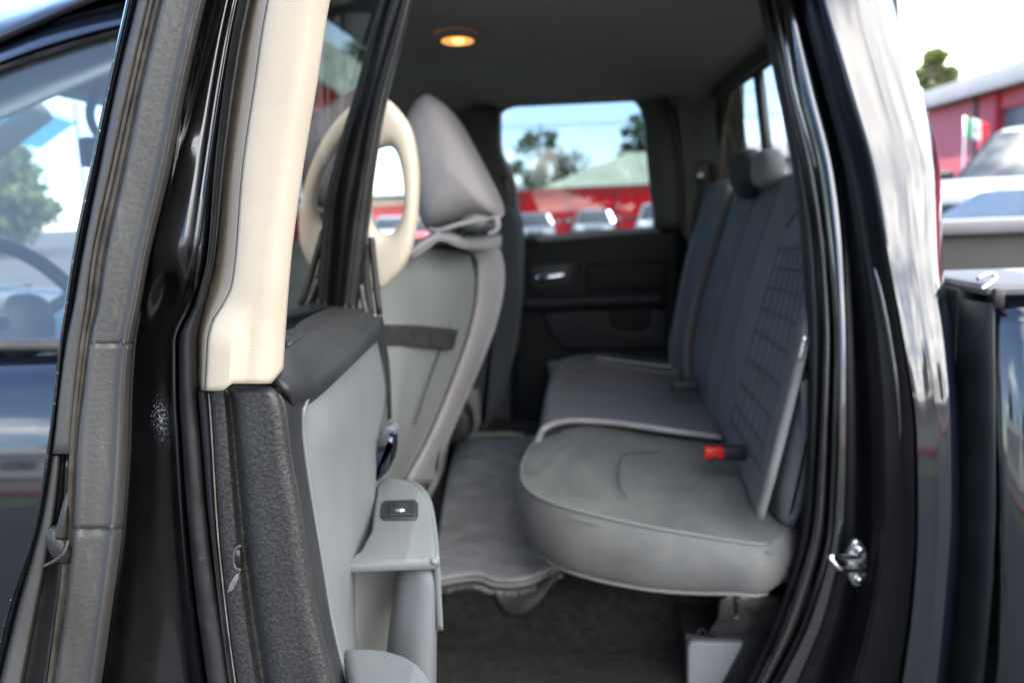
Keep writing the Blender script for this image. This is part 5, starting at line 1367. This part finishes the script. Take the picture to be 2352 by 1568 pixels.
# red sheet fence: panels with ribs, posts, rails
red_m = vary(base_mat('red_sheet_metal', (0.55, 0.008, 0.016), 0.55, spec=.2), 2, .15, .05)
red_d = base_mat('dark_red_steel', (0.20, 0.012, 0.016), 0.5)
def fence(x0, x1, Y, h, label, w=2.4):
    root = empty('metal_fence', ((x0+x1)/2, Y, 0), 0, label, 'fence')
    prof = []
    for k in range(12):
        a = k*w/12
        prof += [(a, 0), (a+w/12*.55, 0), (a+w/12*.65, -.03), (a+w/12*.9, -.03)]
    prof.append((w, 0))
    vs = [(x, y, 0) for x, y in prof]+[(x, y, h) for x, y in prof]; n = len(prof)
    me = None; x = x0
    while x < x1-0.1:
        if me is None:
            o = mesh_obj('fence_panel', vs, [(i, i+1, n+i+1, n+i) for i in range(n-1)], red_m, root, smooth=False, local=True); me = o.data
            m_ = o.modifiers.new('t', 'SOLIDIFY'); m_.thickness = .004
        else:
            o = bpy.data.objects.new('fence_panel', me); COL.objects.link(o); o.parent = root
        o.location = (x-(x0+x1)/2, 0, 0)
        p = box('fence_post', (x-(x0+x1)/2-.06, -.10, 0), (x-(x0+x1)/2+.06, -.035, h), red_d, root, local=True)
        x += w
    for z in (h-.28, .9): box('fence_rail', (x0-(x0+x1)/2, -.085, z), (x1-(x0+x1)/2, -.036, z+.12), red_d, root, local=True)
    box('fence_cap', (x0-(x0+x1)/2, -.06, h), (x1-(x0+x1)/2, .05, h+.05), red_d, root, local=True)
fence(-4.4, 10.0, 42, 2.44, 'red ribbed metal fence behind the row of parked cars')
fence(-30, -4.6, 62, 2.25, 'lower red ribbed metal fence farther off in front of the cream building')

def house(name, cx, cy, w, d, h, rh, wall, roof, label, hip=0.0, over=.4):
    root = empty(name, (cx, cy, 0), 0, label, 'building')
    box('wall', (-w/2, -d/2, 0), (w/2, d/2, h), wall, root, local=True)
    W, D = w/2+over, d/2+over
    vs = [(-W, -D, h), (W, -D, h), (W, D, h), (-W, D, h), (-W+hip, 0, h+rh), (W-hip, 0, h+rh)]
    fs = [(0, 1, 5, 4), (2, 3, 4, 5), (1, 2, 5), (3, 0, 4), (3, 2, 1, 0)]
    o = mesh_obj('roof', vs, fs, roof, root, smooth=False, local=True)
    rib = []
    n = int(2*W/1.2)
    for k in range(1, n):
        x = -W+2*W*k/n
        if -W+hip < x < W-hip:
            b_ = box('roof_rib', (x-.03, -.001, 0), (x+.03, .001, .05), roof, root, local=True)
            me = b_.data
            L = [Vector((x-.03, -D, h+.01)), Vector((x+.03, -D, h+.01)), Vector((x+.03, 0, h+rh+.01)), Vector((x-.03, 0, h+rh+.01))]
            me.clear_geometry(); me.from_pydata([tuple(v) for v in L]+[tuple(v+Vector((0, -.03, .05))) for v in L], [], [(0, 1, 5, 4), (1, 2, 6, 5), (2, 3, 7, 6), (3, 0, 4, 7), (4, 5, 6, 7)]); me.materials.append(roof)
    box('eave_board', (-W, -D-.03, h-.28), (W, -D, h+.03), base_mat('dark_eave', (.04, .05, .06), .6), root, local=True)
    return root
pale_green = vary(base_mat('pale_green_roof', (0.235, 0.275, 0.205), 0.6, spec=.2), .5, .12, .05)
tin = vary(base_mat('tin_roof', (0.42, 0.43, 0.42), 0.5), .5, .12, .05)
cream = vary(base_mat('cream_wall', (0.55, 0.47, 0.35), 0.8), .5, .1, 0)
grey_w = vary(base_mat('grey_wall', (0.30, 0.30, 0.29), 0.8), .5, .1, 0)
house('shed', 7.0, 64, 16, 14, 2.9, 2.6, grey_w, pale_green, 'long shed with pale green metal roof behind the red fence', hip=6.5)
house('storage_building', -13.0, 82, 22, 12, 3.35, 0.9, cream, tin, 'low cream building with tin roof beyond the farther red fence', hip=4)
house('warehouse', -5, 74, 5.4, 6, 3.0, 1.1, grey_w, tin, 'small grey hut roof between the cream building and the dark tree', hip=2.4)
house('grey_building', P(1765, 370, 62).x, 62, 5.0, 10, P(1755, 372, 62).z, 1.3, grey_w, vary(base_mat('grey_metal_roof', (0.22, 0.215, 0.21), 0.6), .5, .1, 0), 'grey roofed building seen through the small rear window', hip=1.5)
hb = house('white_building', -28, -34, 18, 9, 3.4, 1.2, vary(base_mat('white_wall', (0.62, 0.6, 0.57), .8), .5, .1, 0), tin, 'low white building across the road behind the camera', hip=0)
for k in range(4):
    box('window', (-6.5+k*4, 4.5, 1.1), (-5.0+k*4, 4.56, 2.3), base_mat('dark_pane', (0.02, 0.025, 0.03), .1), hb, local=True)

# red garage building to the right
gb = empty('garage_building', (12, 15.5, 0), 0, 'red garage building with grey roller door and pale roof fascia', 'building')
GX, H_ = 9.8, 3.68
red_w = vary(base_mat('red_wall_sheet', (0.50, 0.030, 0.045), 0.55), 1.5, .1, .05)
red_p = vary(base_mat('flare_pink_panel', (0.56, 0.11, 0.13), 0.6), 1.5, .1, .05)  # wall red made pinker, lens flare put into its colour
def gbox(n, lo, hi, m, bev=0): return box(n, lo, hi, m, gb, bev)
gbox('wall', (GX, 20.6, 0), (GX+8, 23.4, H_), red_p)
gbox('wall', (GX, 6, 0), (GX+8, 15.4, H_), red_w)
gbox('pilaster', (GX-.12, 19.55, 0), (GX+.3, 20.35, H_), red_w, .02)
gbox('pilaster', (GX-.12, 15.0, 0), (GX+.3, 15.75, H_), red_w, .02)
gbox('lintel', (GX-.04, 15.75, 3.30), (GX+.4, 19.55, H_), red_w)
gbox('back_wall', (GX+7.9, 15.4, 0), (GX+8, 20.6, H_), grey_w)
gbox('inner_floor', (GX+.1, 15.4, 0), (GX+7.9, 20.6, .02), grey_w)
gbox('drain_pipe', (GX-.14, 20.44, 0), (GX-.02, 20.58, H_), base_mat('dark_pipe', (.05, .045, .05), .5), .02)
for k in range(7): gbox('shutter_slat', (GX+.06, 15.76, 3.30-.085*(k+1)), (GX+.11, 19.54, 3.30-.085*k-.010), vary(base_mat('roller_shutter', (.19, .19, .21), .45), 3, .1, .05), .008)
gbox('fascia', (GX-.45, 5.6, H_), (GX-.35, 23.8, H_+.42), vary(base_mat('pale_fascia', (.34, .335, .335), .6), 1, .1, 0), .01)
gbox('soffit', (GX-.35, 5.6, H_+.02), (GX+8.4, 23.8, H_+.06), grey_w)
mesh_obj('roof', [(GX-.45, 5.6, H_+.425), (GX+4, 5.6, H_+1.1), (GX+8.4, 5.6, H_+.425), (GX-.45, 23.8, H_+.425), (GX+4, 23.8, H_+1.1), (GX+8.4, 23.8, H_+.425)], [(0, 1, 4, 3), (1, 2, 5, 4), (0, 2, 1), (3, 4, 5)], tin, gb, smooth=False)

# flag with three bands
fl = empty('flag', at(2222, 14.5), 0, 'small green white and red flag on a pole in front of the garage', 'flag')
fz = P(2240, 300, 14.5)
mesh_g = [base_mat('flag_green', (0.02, 0.30, 0.09), .8), base_mat('flag_white', (.75, .74, .72), .8), base_mat('flag_red', (.60, .03, .05), .8)]
def fpt(u, v): return Vector((fz.x-.16+.36*u, 14.5+.05*math.sin(u*5+v), fz.z+.20-.34*v-.10*u*u+.02*math.sin(u*6)))
for b in range(3):
    rows = [[fpt((b+i/4)/3, j/6) for i in range(5)] for j in range(7)]
    grid_obj(('green_band', 'white_band', 'red_band')[b], rows, mesh_g[b], fl, thick=.002)
tube('flag_emblem', [fpt(.5, .42)+Vector((0, -.012, 0)), fpt(.53, .5)+Vector((0, -.012, 0)), fpt(.5, .58)+Vector((0, -.012, 0)), fpt(.47, .5)+Vector((0, -.012, 0))], .012, vary(base_mat('emblem', (.16, .12, .05), .8), 30, .4, 0), fl, closed=True)
tube('flag_pole', [Vector((fz.x-.17, 14.5, 0)), Vector((fz.x-.17, 14.5, fz.z+.24))], .015, M['zinc'], fl, raw=True)

# overhead wires
wl_ = empty('power_line', (0, 58, 0), 0, 'overhead utility wires crossing the sky between two poles', 'power line')
wire_m = base_mat('wire', (.03, .03, .03), .6)
for z, dy in ((7.15, 0), (7.4, .4), (8.9, .2)):
    tube('wire', [Vector((-34+68*k/12, 58+dy, z+.9*((k/6-1)**2)-0.02*k)) for k in range(13)], .028, wire_m, wl_, seg=5)
for x in (-34, 34): tube('utility_pole', [Vector((x, 58.2, 0)), Vector((x, 58.2, 10.2))], lambda t: .17-.05*t, BARK, wl_, raw=True)

# ------------------------------------------------------------------ cars
tyre_m = base_mat('tyre', (.02, .02, .02), .8); rim_m = base_mat('alloy', (.5, .5, .52), .3, metallic=1)
win_m = vary(base_mat('car_glass', (.035, .045, .05), .08, ior=1.6), 1.6, .6, .06); lamp_m = base_mat('headlamp', (.75, .76, .75), .15, coat=1)
amber_m = base_mat('amber_lens', (.65, .22, .04), .25, coat=.6); grille_m = base_mat('grille_black', (.015, .015, .017), .4); tail_m = base_mat('tail_red', (.45, .02, .02), .25, coat=.5)
def car(loc, heading, paint, label, kind='sedan', group=None, name='parked_car', scale=1.0):
    """local x is forward, ground at z=0"""
    root = empty(name, loc, heading, label, {'sedan': 'car', 'suv': 'car', 'pickup': 'pickup truck'}[kind], group)
    S = dict(sedan=dict(L=4.6, w=.90, bz=.22, hood=.92, deck=.98, belt=.95, roof=1.46, a0=.85, a1=.15, c0=-1.0, c1=-1.65),
             suv=dict(L=4.7, w=.95, bz=.28, hood=1.08, deck=1.12, belt=1.08, roof=1.72, a0=.95, a1=.30, c0=-1.75, c1=-2.15),
             pickup=dict(L=5.6, w=1.0, bz=.42, hood=1.22, deck=1.20, belt=1.20, roof=1.93, a0=.95, a1=.30, c0=-.85, c1=-1.05))[kind]
    L2 = S['L']/2
    def sec(x, hw, z0, z1, rnd=.12):
        pts = [(hw*.86, z0), (hw*.97, z0+.10), (hw, z0+.28), (hw*.985, z1-.16), (hw*.94, z1-.05), (hw*.80, z1), (hw*.4, z1+.025), (0, z1+.03)]
        full = pts+[(-a, b) for a, b in reversed(pts[:-1])]
        return [Vector((x, a, b)) for a, b in full]
    w, bz, hd, dk, bl = S['w'], S['bz'], S['hood'], S['deck'], S['belt']
    prof = [(L2, w*.62, bz+.12, hd*.72), (L2-.06, w*.80, bz+.05, hd*.84), (L2-.25, w*.93, bz, hd*.93), (L2-.7, w*.985, bz, hd*.97), (S['a0']+.05, w, bz, hd), (S['a0']-.35, w, bz, bl), (0, w, bz, bl), (S['c1'], w, bz, dk), (-L2+.5, w*.985, bz, dk), (-L2+.12, w*.93, bz+.03, dk*.96), (-L2, w*.82, bz+.14, dk*.88)]
    rows = [sec(*p) for p in prof]
    o = grid_obj('body', [[p for p in r_] for r_ in rows], paint, None, closed_u=True, cap=True); o.parent = root; fix_normals(o)
    # greenhouse
    rf = S['roof']; a0, a1, c0, c1 = S['a0'], S['a1'], S['c0'], S['c1']; wb, wt = w*.90, w*.70; zb = bl-.02
    g = [(a0, wb, zb), (a1, wt, rf-.05), (c0, wt, rf-.05), (c1, wb, zb)]
    V = [Vector((x, s*y, z)) for x, y, z in g for s in (1, -1)]
    crown = [Vector((a1-.25, s*wt*.8, rf)) for s in (1, -1)]+[Vector((c0+.25, s*wt*.8, rf)) for s in (1, -1)]
    vs = V+crown
    fs = [(0, 2, 3, 1), (6, 7, 5, 4), (0, 6, 4, 2), (1, 3, 5, 7), (2, 8, 9, 3), (4, 5, 11, 10), (2, 4, 10, 8), (3, 9, 11, 5), (8, 10, 11, 9)]
    o = mesh_obj('cabin', vs, fs, paint, root, local=True, smooth=False); fix_normals(o)
    bv = o.modifiers.new('bevel', 'BEVEL'); bv.width = .11; bv.segments = 4
    def quad(name_, a, b, c, d, ins=.10, off=.012, m=win_m):
        cc_ = (a+b+c+d)/4; n_ = (b-a).cross(d-a).normalized()
        if n_.dot(cc_-Vector((0, 0, 1.2))) < 0: n_ = -n_
        q_ = [p.lerp(cc_, ins)+n_*off for p in (a, b, c, d)]
        ob = mesh_obj(name_, q_, [(0, 1, 2, 3)], m, root, local=True, smooth=False)
        sm = ob.modifiers.new('t', 'SOLIDIFY'); sm.thickness = .02; sm.offset = 0
    quad('windshield', V[0], V[2], V[3], V[1], .10); quad('rear_window', V[6], V[7], V[5], V[4], .12)
    for s in (0, 1):
        a, b, c, d = V[0+s], V[2+s], V[4+s], V[6+s]
        m1, m2 = a.lerp(d, .48), b.lerp(c, .48)
        quad('side_window', a, b, m2, m1, .10); quad('side_window', m1, m2, c, d, .10)
    for s in (1, -1):
        h = box('headlight', (L2-.30, s*w*.58-.17, hd*.70), (L2-.02, s*w*.58+.17, hd*.86), lamp_m, root, .05, 3, local=True)
        box('turn_signal', (L2-.32, s*w*.80-.05, hd*.64), (L2-.10, s*w*.80+.05, hd*.78), amber_m, root, .02, 2, local=True)
        box('tail_light', (-L2-.01, s*w*.68-.12, dk*.66), (-L2+.15, s*w*.68+.12, dk*.88), tail_m, root, .03, 2, local=True)
        blob_ = box('side_mirror', (a0-.30, s*(w+.13)-.11, bl+.0), (a0-.16, s*(w+.13)+.11, bl+.16), paint if kind == 'sedan' else grille_m, root, .04, 3, local=True)
    box('grille', (L2-.12, -w*.38, bz+.24), (L2+.012, w*.38, hd*.76), grille_m, root, .03, 2, local=True)
    box('bumper', (L2-.2, -w*.84, bz+.04), (L2+.05, w*.84, bz+.22), grille_m if kind != 'sedan' else paint, root, .06, 3, local=True)
    rw_ = .34 if kind != 'pickup' else .40
    for x in (L2-.92, -L2+.95):
        for s in (1, -1):
            wr = bpy.data.objects.new('wheel', None); COL.objects.link(wr); wr.parent = root; wr.location = (x, s*(w-.10), rw_); wr.empty_display_size = .1
            for nm, mt, rr in (('tyre', tyre_m, ((rw_*.62, .10), (rw_*.95, .11), (rw_, .07), (rw_, -.07), (rw_*.95, -.11), (rw_*.62, -.10))), ('rim', rim_m, ((.01, .075), (rw_*.2, .085), (rw_*.55, .08), (rw_*.63, .10), (rw_*.63, -.09), (.01, -.09)))):
                rws = [[Vector((r_*math.cos(6.283*k/20), yy*s, r_*math.sin(6.283*k/20))) for k in range(20)] for r_, yy in rr]
                o2 = grid_obj(nm, rws, mt, None, closed_u=True, sharp=40); o2.parent = wr; fix_normals(o2)
    root.scale = (scale, scale, scale)
    return root
def cpaint(n, c): return base_mat(n, c, .28, coat=1, metallic=.25)
silver, white, pewter, redp = cpaint('silver_paint', (.26, .27, .285)), cpaint('white_paint', (.50, .51, .52)), cpaint('pewter_paint', (.21, .22, .235)), cpaint('red_car_paint', (.45, .015, .02))
car(at(1362, 35), R(-92), silver, 'silver sedan facing out from the middle of the red fence', 'sedan', scale=.98)
car(at(1222, 34), R(-86), pewter, 'pewter car parked left of the silver sedan by the red fence', 'sedan', scale=.95)
car(at(1512, 33), R(-96), white, 'white upright car at the right edge of the far window', 'suv', scale=.92)
car((at(895, 36)[0], 36, 0), R(-80), cpaint('pale_blue_paint', (.45, .52, .58)), 'pale blue car seen through the grab handle opening', 'sedan')
car((at(985, 31)[0], 31, 0), R(-95), redp, 'red car showing between the headrest and the grab handle', 'sedan', scale=.98)
pad = box('parking_pad', (3.2, 9.2, 0), (9.6, 14.9, .45), conc, None, .03); tag(pad, kind='structure')
car((6.78, 12.0, .45), R(214), cpaint('light_silver_paint', (.34, .34, .35)), 'large light silver pickup in front of the red garage', 'pickup', name='parked_pickup')
car((3.02, 5.2, 0), R(181), white, 'white sedan close beside the cargo bed with sky on its windshield', 'sedan', scale=1.06)
